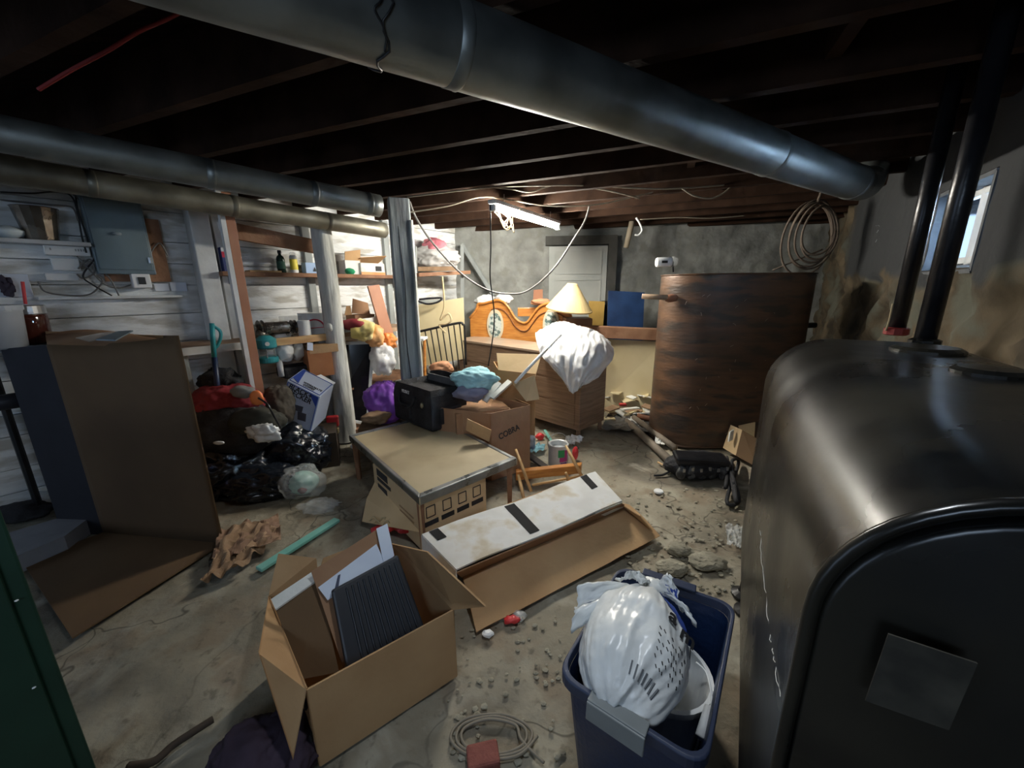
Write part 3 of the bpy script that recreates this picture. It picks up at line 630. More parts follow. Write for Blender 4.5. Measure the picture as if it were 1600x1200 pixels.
# --- box under the table
tb = .36
T = [P(545, 680, tb), P(655, 778, tb), P(808, 716, tb), None]; T[3] = T[0]+T[2]-T[1]
t = thing('coffee_table', Vector(((T[0].x+T[2].x)/2, (T[0].y+T[2].y)/2, 0)), 'low square table with a dusty tan top and grey metal edge', 'table')
topm = mat('dusty_table_top', (.34, .27, .16), (.46, .38, .24), .55, scale=2.5, detail=8, lo=.35, hi=.6, rvar=.1)
MB().hexa([p-UPZ*.045 for p in T]+[p-UPZ*.004 for p in T]).build('table_top', topm, t)
cenT = (T[0]+T[2])/2; inn = [lerp(p, cenT, .075) for p in T]; m = MB()
for i in range(4):
    j = (i+1) % 4; m.hexa([T[i]-UPZ*.05, T[j]-UPZ*.05, inn[j]-UPZ*.05, inn[i]-UPZ*.05, T[i]+UPZ*.003, T[j]+UPZ*.003, inn[j]+UPZ*.001, inn[i]+UPZ*.001])
m.build('metal_edge', mat('worn_grey_metal', (.17, .18, .18), (.30, .31, .31), .35, .6, scale=9, rvar=.15), t, bevel=.006)
for i in range(4):
    p = lerp(T[i], cenT, .08); MB().tube([Vector((p.x, p.y, 0)), Vector((p.x, p.y, tb-.05))], [.02, .027], 4).build('leg', brownw, t)
bx = [P(590, 783, .0), P(648, 862, .0), P(752, 793, .0)]
bx = [lerp(T[1], T[0], .58), lerp(T[1], T[0], .03)+ (T[2]-T[1])*.02, lerp(T[1], T[2], .66)+(T[0]-T[1])*.03]; bx.append(bx[0]+bx[2]-bx[1])
t = carton('cardboard_box', [bx[1], bx[2], bx[3], bx[0]], .005, .305, card2, 'printed cardboard box wedged under the low table', [], open_=False)
def onface(a, b, z0, z1, u, v): return lerp(Vector((a.x, a.y, z0)), Vector((b.x, b.y, z0)), u)+UPZ*(z1-z0)*v
a, b = bx[1], bx[2]; nf = (b-a).normalized().cross(UPZ)
m = MB()
for k in range(4):
    u = .05+.235*k; f = lambda uu, vv: onface(a, b, .005, .305, uu, vv)+nf*.005
    m.quad(f(u, .46), f(u+.19, .46), f(u+.19, .56), f(u, .56), .002)
    for (p0, p1) in (((u+.03, .64), (u+.15, .64)), ((u+.03, .86), (u+.15, .86)), ((u+.03, .64), (u+.03, .86)), ((u+.15, .64), (u+.15, .86))): m.tube([f(*p0), f(*p1)], .003, 4)
m.build('printed_marks', ink, t)
a, b = bx[0], bx[1]; nf2 = (b-a).normalized().cross(UPZ); g = lambda uu, vv: onface(a, b, .005, .305, uu, vv)+nf2*.005
m = MB().quad(g(.10, .30), g(.32, .30), g(.32, .62), g(.10, .62), .002).quad(g(.10, .70), g(.42, .70), g(.42, .78), g(.10, .78), .002).quad(g(.1, .82), g(.36, .82), g(.36, .98), g(.1, .98), .002)
m.build('printed_marks', ink, t)
m = MB()
for k in range(3): m.quad(g(.60, .55-.1*k), g(.88, .55-.1*k), g(.88, .58-.1*k), g(.6, .58-.1*k), .002)
m.build('faded_print', mat('faded_tan_ink', (.33, .20, .10)), t)
flapq(t, [Vector((bx[0].x, bx[0].y, .17)), Vector((bx[1].x, bx[1].y, .12)), P(566, 815, .05), P(573, 780, .12)][::-1], card2)

# --- red wrapped decorations on the floor at the box
m = MB(); random.seed(4)
cR = P(612, 826, .03)
for k in range(14): m.blob(cR+Vector((random.uniform(-.12, .12), random.uniform(-.04, .05), random.uniform(0, .03))), (.03, .025, .022), k, sub=2, amp=.3)
tag(m.build('ribbon_garland', redp, smooth=True), 'heap of red ribbon decorations in front of the printed box', 'decoration')
m = MB()
for k in range(12): c = cR+Vector((random.uniform(-.14, .12), random.uniform(-.06, .04), .055)); m.tube(smooth_curve([c, c+Vector((.02, .01, .02)), c+Vector((.05, -.01, .0))], 4), .004, 5)
tag(m.build('straw_strands', rope, smooth=True), 'loose straw coloured strands lying on the red ribbon decorations', 'straw', kind='stuff')
# dark red cloth between box and flat carton
tag(MB().blob(P(690, 822, .05), (.12, .10, .05), 31, .3, 3, sub=4, floor=0).build('dark_cloth', mat('maroon_cloth', (.05, .012, .015), (.09, .02, .025), .8), smooth=True), 'crumpled dark maroon cloth between the printed box and the white carton', 'cloth')

# --- long flat carton, white lid
t = thing('long_carton', P(850, 860, 0), 'long flattened carton with white lid and open brown flap on the floor', 'cardboard box')
w_ = [P(659, 836, .20), P(930, 738, .21), P(972, 784, .20), P(713, 891, .20)]
m = MB()
def wq(u, v):
    p = bil(w_, u, v); return p+UPZ*(.006*math.sin(u*9)+.004*n2(p, 7))
m.grid(wq, 24, 6).build('lid', cardw, t, solid=.008)
for (u, uu) in ((.40, .455), (.885, .93), (.03, .07)):
    v1 = .92 if u == .40 else (.45 if u > .5 else .28)
    MB().grid(lambda a_, b_, u=u, uu=uu, v1=v1: wq(u+(uu-u)*a_, (.02+b_*v1) if u != .4 else (.05+b_*.85))+UPZ*.007, 3, 8).build('black_tape', mat('black_tape', (.015, .015, .017), rough=.8, spec=.2), t, solid=.002)
# body: inner wall, floor, front flap
i0, i1 = w_[3]-UPZ*.012, w_[2]-UPZ*.012
j0, j1 = P(724, 905, .06), P(983, 792, .07)
MB().quad(i0, i1, j1, j0, TK).build('inner_wall', card3, t)
fq = [P(722, 899, .10), P(983, 789, .10), P(1031, 838, .03), P(744, 988, .015)]
m = MB().grid(lambda u, v: bil(fq, u, v)+UPZ*(.01*math.sin(v*3.1)+.006*n2(bil(fq, u, v), 6)), 24, 8); m.build('flap', card, t, solid=.006)
MB().quad(fq[1], P(968, 786, .15), P(1000, 806, .15), P(1020, 830, .06), TK).build('flap', card, t)
k0, k1 = P(659, 836, .20), P(930, 738, .21)
MB().quad(k0, k1, Vector((k1.x+.05, k1.y+.05, .01)), Vector((k0.x+.0, k0.y+.05, .01)), TK).build('rear_wall', card, t)
MB().quad(w_[0], w_[3], Vector((w_[3].x, w_[3].y, .05)), Vector((w_[0].x, w_[0].y, .01)), TK).build('end_wall', cardw, t)
# torn grey tear under lid
MB().quad(P(930, 802, .197), P(972, 785, .197), P(975, 792, .12), P(945, 806, .12), .003).build('torn_edge', paperw, t)

# --- stack of cartons beyond the table
cT = [D(766, 646, 2.72), D(828, 632, 2.92)]
dcb = (cT[1]-cT[0]); dcb.z = 0; nb_ = Vector((-dcb.y, dcb.x, 0)).normalized(); zt = cT[0].z
FLc, FRc = cT[0].copy(), cT[1].copy()
t = carton('cardboard_box', (FLc, FRc, FRc+nb_*.46-dcb*.3, FLc+nb_*.46-dcb*.9), .0, zt, card3, 'brown box with dark lettering on its front, behind the low table', [(2, .05, 40, 0)])
flapq(t, [FRc, FRc+nb_*.40, FRc+nb_*.36+dcb.normalized()*.07-UPZ*.09, FRc+nb_*.1+dcb.normalized()*.06-UPZ*.06], card)
text('COBRA', Vector((FLc.x, FLc.y, zt-.225))+dcb*.20-nb_*.004, dcb+UPZ*.09, UPZ, .068, ink, t, squash=.85)
flapq(t, [D(730, 654, 2.6), D(768, 672, 2.6), D(764, 690, 2.62), D(728, 672, 2.62)], card, 'torn_flap')
# papers / books in it
random.seed(8)
for k, (x0, y0, x1, y1, w1) in enumerate(((742, 628, 752, 606, 5), (757, 627, 780, 598, 6), (768, 622, 797, 596, 6))):
    a_, b_ = D(x0, y0, 2.95), D(x1, y1, 3.05)
    tag(board(MB(), a_, b_, .05, .02, (1, 0, .3)).build('magazine', paperw), ('leftmost', 'middle', 'rightmost')[k]+' of the three white magazines sticking out of the lettered brown box', 'magazine', 'magazines in the lettered box')
# second carton with yellow flap
c0, c1 = D(779, 578, 3.18), D(836, 590, 3.02); dd_ = c1-c0; dd_.z = 0; n_ = Vector((-dd_.y, dd_.x, 0)).normalized()
t = carton('cardboard_box', (c0, c1, c1+n_*.32-dd_*.7, c0+n_*.32-dd_*.7), .25, c0.z, card, 'open cardboard box with raised pale flap in front of the long dresser', [])
flapq(t, [c0+n_*.0, c1+n_*.0, D(846, 554, 3.16), D(776, 552, 3.30)], card2)
flapq(t, [D(801, 600, 2.98), D(835, 586, 2.98), D(843, 624, 2.96), D(822, 627, 2.94)], card2)
tag(MB().box(((c0+n_*.16).x-.02, (c0+n_*.16).y+.0, .125), (.26, .26, .245), rz(math.atan2(dd_.y, dd_.x))).build('cardboard_box', card3, bevel=.003), 'closed brown box supporting the box with the raised pale flap', 'cardboard box')
tag(MB().blob(D(742, 592, 2.98), (.15, .11, .085), 12, .28, 2.6, sub=5).build('bundled_cloth', ltblue, smooth=True), 'bundled light blue cloth between the black tool bag and the pale flap', 'cloth')
tag(MB().blob(D(735, 612, 2.93), (.12, .09, .06), 13, .25, 3, sub=4).build('grey_cloth', mat('grey_violet_cloth', (.20, .20, .30), (.28, .28, .38), .8), smooth=True), 'greyish cloth tucked under the light blue bundle', 'cloth')
# support crate under cloths
tag(MB().box((-.28, 3.02, .26), (.44, .34, .52), rz(.35)).build('cardboard_box', card3, bevel=.004), 'dark brown box under the light blue cloth, half hidden by the black tool bag', 'cardboard box')

# --- black tool bag on the table
bz = tb+.004
b0, b1, b2 = P(612, 640, bz), P(677, 676, bz), P(730, 660, bz); b1 = P(676, 676, bz)
b0 = P(618, 652, bz); b3 = b0+b2-b1
hh = .33
t = thing('tool_bag', (b0+b2)/2, 'black canvas tool bag standing open on the low table', 'bag')
def bagp(u, v, h, k=1.0):
    c = (b0+b2)/2; p = bil((b0, b1, b2, b3), u, v); return c+(p-c)*k+UPZ*h
m = MB(); rings = []
for h, k in ((0, .96), (.02, 1), (.12, 1.02), (.22, 1.01), (.28, .97), (hh, .90)):
    ring_ = []
    for (u, v) in [(i/6, 0) for i in range(6)]+[(1, i/6) for i in range(6)]+[(1-i/6, 1) for i in range(6)]+[(0, 1-i/6) for i in range(6)]:
        p = bagp(u, v, h, k); ring_.append(p+Vector((.006*n2(p, 9), .006*n2(p, 8, 2), 0)))
    rings.append(ring_)
loft(m, rings[:-1]+[rings[-1]]); m.f = m.f[:-1]
inr = [lerp(p, (b0+b2)/2+UPZ*hh, .08)-UPZ*.05 for p in rings[-1]]; o_ = len(m.v); kk = len(inr)
m.v += inr; m.f += [(o_-kk+i, o_-kk+(i+1) % kk, o_+(i+1) % kk, o_+i) for i in range(kk)]+[tuple(range(o_, o_+kk))]
m.build('body', black, t, smooth=False, bevel=.006)
lift = [lerp(bagp(0, 1, hh, .92), bagp(1, 1, hh, .92), i/8)+UPZ*(.05*math.sin(math.pi*i/8)**.5) for i in range(9)]
m = MB(); 
m.grid(lambda u, v: lerp(lerp(bagp(0, 1, hh-.02, .93), bagp(1, 1, hh-.02, .93), u), lerp(bagp(0, 1, hh, .92), bagp(1, 1, hh, .92), u)+UPZ*(.07*max(0, math.sin(math.pi*min(1, max(0, u))))**.4)+(b2-b1)*.06, v), 12, 3)
m.build('lid', black, t, solid=.012)
MB().grid(lambda u, v: lerp(lerp(bagp(.08, .97, hh-.03, .9), bagp(.92, .97, hh-.03, .9), u), lerp(bagp(.08, .97, hh+.03, .9), bagp(.92, .97, hh+.03, .9), u), v), 4, 2).build('lid_lining', mat('grey_mesh_lining', (.10, .11, .12), (.16, .17, .18), .8), t, solid=.008)
m = MB().tube(smooth_curve([bagp(.12, -.01, .28, 1), bagp(.14, -.10, .34), bagp(.3, -.1, .345), bagp(.36, -.1, .33), bagp(.38, -.02, .26)], 6), .012, 8)
MB().tube(smooth_curve([bagp(.2, -.02, .24), bagp(.24, -.07, .17), bagp(.42, -.08, .14), bagp(.56, -.05, .18), bagp(.6, -.01, .25)], 7), .011, 8).build('handle', black, t, smooth=True)
f0 = lambda u, z: bagp(u, -.03, z, 1.0)
m = MB().quad(f0(.12, .05), f0(.5, .05), f0(.5, .17), f0(.12, .17), .03); m.build('pocket', black, t, bevel=.008)
m = MB().quad(bagp(1.02, .2, .05), bagp(1.02, .8, .05), bagp(1.02, .8, .18), bagp(1.02, .2, .18), .03); m.build('pocket', black, t, bevel=.008)
MB().quad(bagp(1.05, .48, .07), bagp(1.05, .78, .07), bagp(1.05, .78, .11), bagp(1.05, .48, .11), .02).build('patch', mat('grey_patch', (.08, .08, .085), rough=.6), t)
text('HUSKY', f0(.30, .262)-(b2-b1).normalized()*.002, b1-b0, UPZ, .036, mat('white_print', (.75, .76, .78)), t)
MB().blob(f0(.80, .20), (.014, .01, .026), 3, sub=2).build('buckle', mat('brass', (.3, .28, .2), rough=.4, metal=.6), t, smooth=True)

# ============================================================ STORAGE BIN AND WHITE BAG
rz_ = .42
q = [P(868, 1052, rz_), P(1118, 1196, rz_), P(1152, 944, rz_), P(968, 882, rz_)]
q[1] = P(1105, 1205, rz_)
cen = (q[0]+q[1]+q[2]+q[3])/4
def rr_ring(q, z, k, rad=.06, n=6):
    pts = []
    c4 = [Vector((cen.x+(p.x-cen.x)*k, cen.y+(p.y-cen.y)*k, z)) for p in q]
    for i in range(4):
        p, a_, b_ = c4[i], c4[i-1], c4[(i+1) % 4]; da, db = (a_-p).normalized()*rad, (b_-p).normalized()*rad
        for j in range(n+1):
            s_ = j/n; pts.append((p+da)*(1-s_)**2+p*2*s_*(1-s_)+(p+db)*s_**2)
    return pts
t = thing('storage_bin', (cen.x, cen.y, 0), 'open dark blue plastic storage bin with a white bag inside', 'bin')
m = MB(); loft(m, [rr_ring(q, 0.0, .78), rr_ring(q, .01, .80), rr_ring(q, .20, .87), rr_ring(q, .36, .925), rr_ring(q, rz_-.03, .93)]); m.f = m.f[:-1]
k = len(m.v)//5; 
for zz, kf in ((.36, .91), (.20, .855), (.02, .785)): m.v += rr_ring(q, zz, kf)
nr = 8
m.f = [f for f in m.f]
for i in range(4, 7): m.f += [(i*k+j, i*k+(j+1) % k, (i+1)*k+(j+1) % k, (i+1)*k+j) for j in range(k)]
m.f.append(tuple(range(7*k, 8*k)))
m.build('body', blue, t, smooth=False)
m = MB(); rs = [rr_ring(q, rz_-.035, .955), rr_ring(q, rz_-.035, 1.0), rr_ring(q, rz_-.004, 1.0), rr_ring(q, rz_, .985), rr_ring(q, rz_, .945), rr_ring(q, rz_-.03, .93), rr_ring(q, rz_-.035, .955)]
vs_ = [p for g_ in rs for p in g_]; m.add(vs_, [(i*k+j, i*k+(j+1) % k, (i+1)*k+(j+1) % k, (i+1)*k+j) for i in range(6) for j in range(k)]); m.build('rim', bluerim, t, smooth=False, bevel=.002)
def handle(a, b, m_):
    a, b = Vector(a), Vector(b); out = (b-a).normalized().cross(UPZ); out = out if out.dot(a-cen) > 0 else -out
    m = MB(); m.quad(a+UPZ*.006-out*.02, b+UPZ*.006-out*.02, b+out*.018+UPZ*.004, a+out*.018+UPZ*.004, .008); m.quad(a+out*.018+UPZ*.004, b+out*.018+UPZ*.004, b+out*.022-UPZ*.05, a+out*.022-UPZ*.05, .008)
    return m.build('handle_grip', m_, t, bevel=.003)
handle(lerp(q[0], q[1], .27), lerp(q[0], q[1], .66), mat('grey_handle', (.22, .24, .24), (.28, .30, .30), .45))
handle(lerp(q[3], q[2], .22), lerp(q[3], q[2], .68), bluerim)
# bag
bc = P(985, 1035, .36)
t = thing('shopping_bag', bc, 'stuffed white plastic shopping bag with blue and black print, tied at the top', 'bag')
random.seed(2)
axv = (q[3]-q[0]).normalized()
Mb = rz(math.atan2(axv.y, axv.x)-math.pi/2)
def bag_surface(d):      # shape of the bag on a unit direction
    o = Vector((3.1, 7.7, 1.3))
    th0 = math.atan2(d.z, d.x); c1, s1 = math.cos(th0), math.sin(th0); pk = .35+.65*abs(d.y)
    f1 = 1-2*abs(noise.noise(Vector((c1*2.6, s1*2.6, d.y*1.0))+o)); f2 = 1-2*abs(noise.noise(Vector((c1*6, s1*6, d.y*2.2))+o*2)); f3 = 1-2*abs(noise.noise(Vector((c1*12, s1*12, d.y*6))+o*3))
    k = 1+.09*noise.noise(d*1.6+o)+.055*f1+.030*f2*pk+.012*f3+.006*(1-2*abs(noise.noise(d*9+o)))
    w2 = 1.0
    if d.y > .2: w2 = 1-.45*((d.y-.2)/.8)**1.3
    th = math.atan2(d.z, d.x); k += .035*math.sin(th*9+2*d.y)*max(0, d.y)**.7
    return Vector((d.x*.150*k*w2*(1-.22*max(0, -d.z)), d.y*.190*k*(1-.2*max(0, -d.z)), d.z*.150*k*w2+.05*max(0, d.y)))
bc = P(990, 1020, .40)+axv*.0
bm_ = bmesh.new(); bmesh.ops.create_icosphere(bm_, subdivisions=6, radius=1); m = MB()
bm_.verts.index_update()
m.add([bc+Mb @ bag_surface(v.co.normalized()) for v in bm_.verts], [tuple(v.index for v in f.verts) for f in bm_.faces]); bm_.free()
m.build('bag_body', bagw, t, smooth=True)
def bs(th, ph, lift=.004):    # th: along the bag (lat), ph around
    d = Vector((math.cos(th)*math.sin(ph), math.sin(th), math.cos(th)*math.cos(ph))); return bc+Mb @ (bag_surface(d)*(1+lift*6))
# knot and loose ends
kc = bs(R(78), 0, .0)
m = MB().blob(kc+UPZ*.01, (.035, .03, .03), 5, .4, 3, sub=3); m.build('knot', bagw, t, smooth=True)
def earf(a, b, c_, seed):
    a, b, c_ = Vector(a), Vector(b), Vector(c_)
    return lambda u, v: lerp(a, lerp(b, c_, u), v)+Vector((0, 0, .022*math.sin(u*8+seed)*v+.03*math.sin(math.pi*v)))+Vector((.014*n2((u*5, v*3, seed), 2), .010*n2((u*6, v*4, seed+2), 2), .012*n2((u*2, v*2, seed), 6)))*v
base_r = kc-UPZ*.01
E1 = earf(base_r, P(1047, 906, .54), P(1088, 985, .45), 1); E2 = earf(base_r, P(903, 922, .50), P(893, 985, .45), 2); E3 = earf(base_r, P(962, 898, .52), P(1008, 905, .54), 4)
for E_ in (E1, E2, E3): MB().grid(E_, 24, 16).build('bag_ear', bagw, t, smooth=True, solid=.0015)
def ear_band(E_, pts, w_, n=16):
    c2 = smooth_curve([Vector((u, v, 0)) for u, v in pts], 6)
    MB().grid(lambda u, v: E_(min(.99, max(.01, c2[int(u*(len(c2)-1))].x+(v-.5)*w_)), c2[int(u*(len(c2)-1))].y)+UPZ*.003, len(c2)-1, 2).build('blue_print', inkb, t, smooth=True)
ear_band(E1, [(.20, .35), (.35, .6), (.30, .95)], .10); ear_band(E1, [(.75, .30), (.55, .6), (.62, .97)], .09); ear_band(E2, [(.4, .4), (.5, .7), (.45, .95)], .08)
def stroke(pts, wd, m_, nm='print'):
    m = MB(); pr = [bs(*p) for p in pts]; pr = smooth_curve(pr, 4); m.tube(pr, wd, 5).build(nm, m_, t)
def band(p0, p1, p2, w1, m_, nm='blue_print', n=14):
    m = MB(); 
    def fn(u, v):
        a = (1-u)**2; b_ = 2*u*(1-u); c2 = u*u; th = a*p0[0]+b_*p1[0]+c2*p2[0]; ph = a*p0[1]+b_*p1[1]+c2*p2[1]
        ww = w1*math.sin(math.pi*(.15+.8*u)); return bs(th+(v-.5)*ww*.5, ph+(v-.5)*ww, .0025)
    m.grid(fn, n, 3).build(nm, m_, t, smooth=True)
band((R(62), R(28)), (R(40), R(30)), (R(8), R(62)), .22, inkb); band((R(58), R(20)), (R(66), R(30)), (R(50), R(60)), .16, inkb)
band((R(56), R(-40)), (R(60), R(-55)), (R(50), R(-75)), .14, inkb); band((R(30), R(-70)), (R(10), R(-80)), (R(-12), R(-72)), .12, inkb)
def btext(s_, th, ph, sz, m_, rot=0):
    a = bs(th, ph, .001); b_ = bs(th, ph+.08, .001); c_ = bs(th+.08, ph, .001); x_ = (b_-a).normalized(); y_ = (c_-a).normalized()
    xx = x_*math.cos(rot)+y_*math.sin(rot); yy = y_*math.cos(rot)-x_*math.sin(rot); nrm = xx.cross(yy)
    if nrm.z < 0: nrm = -nrm
    text(s_, a+nrm*.006, xx, yy, sz, m_, t, 'lettering')
for i, ch in enumerate('ami'):
    btext(ch, R(6-i*2), R(28+i*17), .062, ink, 0)
m = MB(); random.seed(9)
for r_ in range(6):
    for c2 in range(9):
        th = R(-4-5.2*r_); ph = R(24+4.6*c2+1.5*r_)
        if random.random() < .2: continue
        m.tube([bs(th, ph, .0008), bs(th-R(1.6), ph+R(2.6), .0008)], .0016, 4)
m.build('fine_print', ink, t)
m = MB()
for c2 in range(7): m.tube([bs(R(-40), R(14+7*c2), .0008), bs(R(-50), R(17+7*c2), .0008)], .003, 4)
m.build('bar_marks', mat('grey_ink', (.15, .16, .17)), t)
# white bucket in the bin with wire handle
k0 = P(1062, 1085, .20)
t = thing('bucket', (k0.x, k0.y, .03), 'white bucket with a wire handle under the bag in the blue bin', 'bucket')
MB().lathe([(.10, 0), (.125, .25), (.132, .25), (.132, .27), (.12, .27), (.098, .02)], (k0.x-.05, k0.y+.0, .03), seg=32).build('body', whitep, t, smooth=False)
hp = [P(1088, 1035, .33), P(1103, 1050, .33), P(1110, 1075, .33), P(1112, 1100, .32), P(1106, 1115, .31)]
hd = MB().tube(smooth_curve(hp, 6), .0028, 8).build('wire_handle', whitep, t, smooth=True)
MB().tube([P(1108, 1106, .315), P(1094, 1152, .30)], .0125, 16).build('handle_grip', whitep, hd, smooth=True)

# ============================================================ LEFT SIDE
# tall appliance carton
c = [P(355, 845, 0), P(168, 829, 0)]
c = [Vector((-1.70, 1.965, 0)), Vector((-2.52, 2.08, 0))]
dv = (c[0]-c[1]).normalized(); bk = Vector((-.76, .65, 0)).normalized()
t = thing('appliance_box', lerp(c[0], c[1], .5)+bk*.2, 'huge dark cardboard appliance box standing at the left with a flap on the floor', 'cardboard box')
def top_edge(u): return 1.15+.10*u+.045*math.sin(u*math.pi*.9+2.6)*(1 if u < .5 else .6)
def curv(u): return -bk*.0+bk*.07*math.sin(math.pi*u)
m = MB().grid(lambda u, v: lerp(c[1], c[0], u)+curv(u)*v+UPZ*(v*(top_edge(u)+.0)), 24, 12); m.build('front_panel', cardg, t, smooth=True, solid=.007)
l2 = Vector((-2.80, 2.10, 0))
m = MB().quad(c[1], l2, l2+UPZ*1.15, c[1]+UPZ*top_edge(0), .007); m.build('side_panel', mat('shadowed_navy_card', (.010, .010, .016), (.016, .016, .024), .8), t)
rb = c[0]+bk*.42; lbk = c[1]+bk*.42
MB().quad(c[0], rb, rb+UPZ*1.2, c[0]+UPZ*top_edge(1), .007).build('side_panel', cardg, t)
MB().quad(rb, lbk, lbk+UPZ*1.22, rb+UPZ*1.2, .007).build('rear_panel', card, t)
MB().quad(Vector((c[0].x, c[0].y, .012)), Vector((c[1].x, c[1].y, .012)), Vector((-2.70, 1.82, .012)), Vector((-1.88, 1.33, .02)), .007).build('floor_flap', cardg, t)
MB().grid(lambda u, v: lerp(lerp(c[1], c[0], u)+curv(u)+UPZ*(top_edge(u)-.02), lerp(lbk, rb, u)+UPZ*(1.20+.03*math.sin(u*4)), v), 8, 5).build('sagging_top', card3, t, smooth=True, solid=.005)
def onflap(px, py): return P(px, py, 1.225)
MB().quad(P(150, 531, 1.235), P(185, 518, 1.24), P(208, 517, 1.24), P(180, 532, 1.235), .006).build('printed_label', mat('blue_grey_label', (.15, .20, .24), rough=.5), t)['label'] = 'blue grey printed label'
MB().quad(P(118, 528, 1.22), P(160, 520, 1.23), P(205, 516, 1.235), P(140, 534, 1.23), .003).build('plastic_film', clear, t)
# green cabinet near left
g1 = D(75, 995, .74); gx, gy = g1.x, g1.y
t = thing('metal_cabinet', (gx-.3, gy+.0, 0), 'dark green metal cabinet at the bottom left corner', 'cabinet')
gd = Vector((-.80, -.60, 0)).normalized(); gn = Vector((-.88, .48, 0)).normalized()
a_ = Vector((gx, gy, 0)); m = MB(); m.hexa([a_, a_+gd*.5, a_+gd*.5+gn*.4, a_+gn*.4]+[p+UPZ*1.1 for p in (a_, a_+gd*.5, a_+gd*.5+gn*.4, a_+gn*.4)]); m.build('body', green, t, bevel=.006)
ng = gd.cross(UPZ); ng = ng if ng.dot(CAM-a_) > 0 else -ng
f = lambda u, z: a_+gd*u+UPZ*z+ng*.004
MB().quad(f(.03, .04), f(.47, .04), f(.47, 1.06), f(.03, 1.06), .01).build('door', green, t, bevel=.003)
m = MB(); random.seed(6)
for k in range(16):
    p = f(random.uniform(.02, .25), random.uniform(.45, .95))+ng*.006; m.blob(p, (.0035, .0035, .002), k, sub=1)
m.build('paint_specks', whitep, t)
# counter shelf with jars
cz = 1.13
t = thing('wall_counter', (-2.75, 2.35, 0), 'dark counter at the far left carrying the jars', 'counter')
ca_, cb_ = P(-60, 548, cz), P(110, 536, cz); cb_ = P(120, 541, cz)
m = MB().quad(ca_, cb_, cb_+Vector((-.05, .32, 0)), ca_+Vector((-.2, .3, 0)), .03); m.build('counter_top', mat('counter_grey', (.10, .11, .12), (.2, .21, .22), .5), t)
r1, r2 = D(-40, 636, 2.05), D(48, 622, 2.2); MB().tube([r1, r2], .045, 12).build('rail', mat('dark_rail', (.03, .03, .04), rough=.5), t, smooth=True)
for p in (cb_+Vector((-.15, .1, 0)), ca_+Vector((0, .1, 0))): MB().tube([Vector((p.x, p.y, 0)), p-UPZ*.01], .02, 8).build('leg', blackm, t)
jb = P(50, 537, cz+.016)
t = thing('glass_jar', jb, 'glass jar of dark red brown liquid with a silver lid on the left counter', 'jar')
MB().lathe([(.080, 0), (.092, .01), (.096, .16), (.088, .18)], jb, seg=28).build('contents', mat('dark_red_brown_liquid', (.045, .012, .008), (.08, .02, .012), .12), t, smooth=True)
MB().lathe([(.090, .175), (.096, .18), (.096, .225), (.090, .23), (0, .23)], jb, seg=28).build('lid', steel, t)
jc = P(5, 545, cz+.016)
t = thing('plastic_tub', jc, 'cloudy plastic tub at the left edge beside the glass jar', 'tub')
MB().lathe([(.075, 0), (.095, .01), (.11, .20), (.113, .23), (.0, .235)], jc, seg=28).build('body', mat('frosted_plastic', (.35, .38, .42), (.45, .48, .52), .3, scale=4), t, smooth=True)
MB().lathe([(.117, .21), (.117, .235), (.10, .24), (0, .242)], jc, seg=28).build('lid', mat('frosted_lid', (.42, .46, .52), rough=.4), t)
# low white chest and things near the floor, far left
p0 = P(20, 800); t = thing('floor_cabinet', (-3.0, 2.15, 0), 'low pale cabinet behind the counter legs at the far left', 'cabinet')
# low step near the wall
a_, b_ = P(-60, 905, .10), P(100, 838, .10)
MB().hexa([Vector((a_.x, a_.y, 0)), Vector((b_.x, b_.y, 0)), Vector((b_.x-.1, b_.y+.35, 0)), Vector((a_.x-.3, a_.y+.3, 0)), a_, b_, Vector((b_.x-.1, b_.y+.35, .10)), Vector((a_.x-.3, a_.y+.3, .10))]).build('plinth', mat('grey_plinth', (.20, .20, .22), (.27, .27, .29), .7), t)
w0 = P(0, 712, .3); MB().box(w0+Vector((-.3, .25, -.02)), (.7, .4, .25), rz(.7)).build('chest', white, t, bevel=.01)
tag(MB().blob(P(30, 800, .06), (.16, .10, .05), 41, .25, 3, sub=4, floor=.0).build('black_sack', black, smooth=True), 'flat black sack on the floor at the far left, behind the green cabinet', 'bag')
tag(MB().quad(P(52, 756, .15), P(95, 752, .15), P(96, 765, .14), P(60, 767, .14), .004).build('paper_scrap', paperw), 'scrap of white paper left of the appliance box near the floor', 'paper')

# electrical panel
pc0 = [L(128, 305, .10), L(217, 322, .10), L(246, 425, .10), L(156, 421, .10)]
zt_, zb_ = 1.99, 1.57
ul = L(128, 340, .1); lr = L(243, 424, .1); A_ = L(142, 380, .1); B_ = L(234, 380, .1)
A_.z = B_.z = 0
t = thing('electrical_panel', lerp(A_, B_, .5)+UPZ*zb_, 'blue grey electrical panel on the whitewashed left wall', 'electrical panel')
MB().hexa([p+UPZ*z for z in (zb_, zt_+.10) for p in (A_, B_, B_-LN*.09, A_-LN*.09)]).build('enclosure', bgrey, t, bevel=.006)
e_ = (B_-A_).normalized(); f = lambda u, z, o=.004: A_+e_*u*(B_-A_).length+UPZ*z+LN*o
MB().quad(f(.04, zb_+.03), f(.96, zb_+.03), f(.96, zt_+.07), f(.04, zt_+.07), .01).build('door', bgrey, t, bevel=.004)
MB().blob(f(.46, zb_+.27, .012), (.022, .022, .010), 2, sub=2, amp=.4).build('emblem', mat('faint_emblem', (.3, .35, .38)), t, smooth=True)
MB().box(f(.93, zb_+.1, .012), (.015, .015, .04)).build('latch', steel, t)
A2, B2 = L(150, 380, .035), L(255, 380, .035); A2.z = B2.z = 0
tag(MB().hexa([p+UPZ*z for z in (zb_-.05, zt_-.02) for p in (A2, B2, B2-LN*.02, A2-LN*.02)]).build('backing_board', brownw), 'brown backing board behind the electrical panel', 'board')
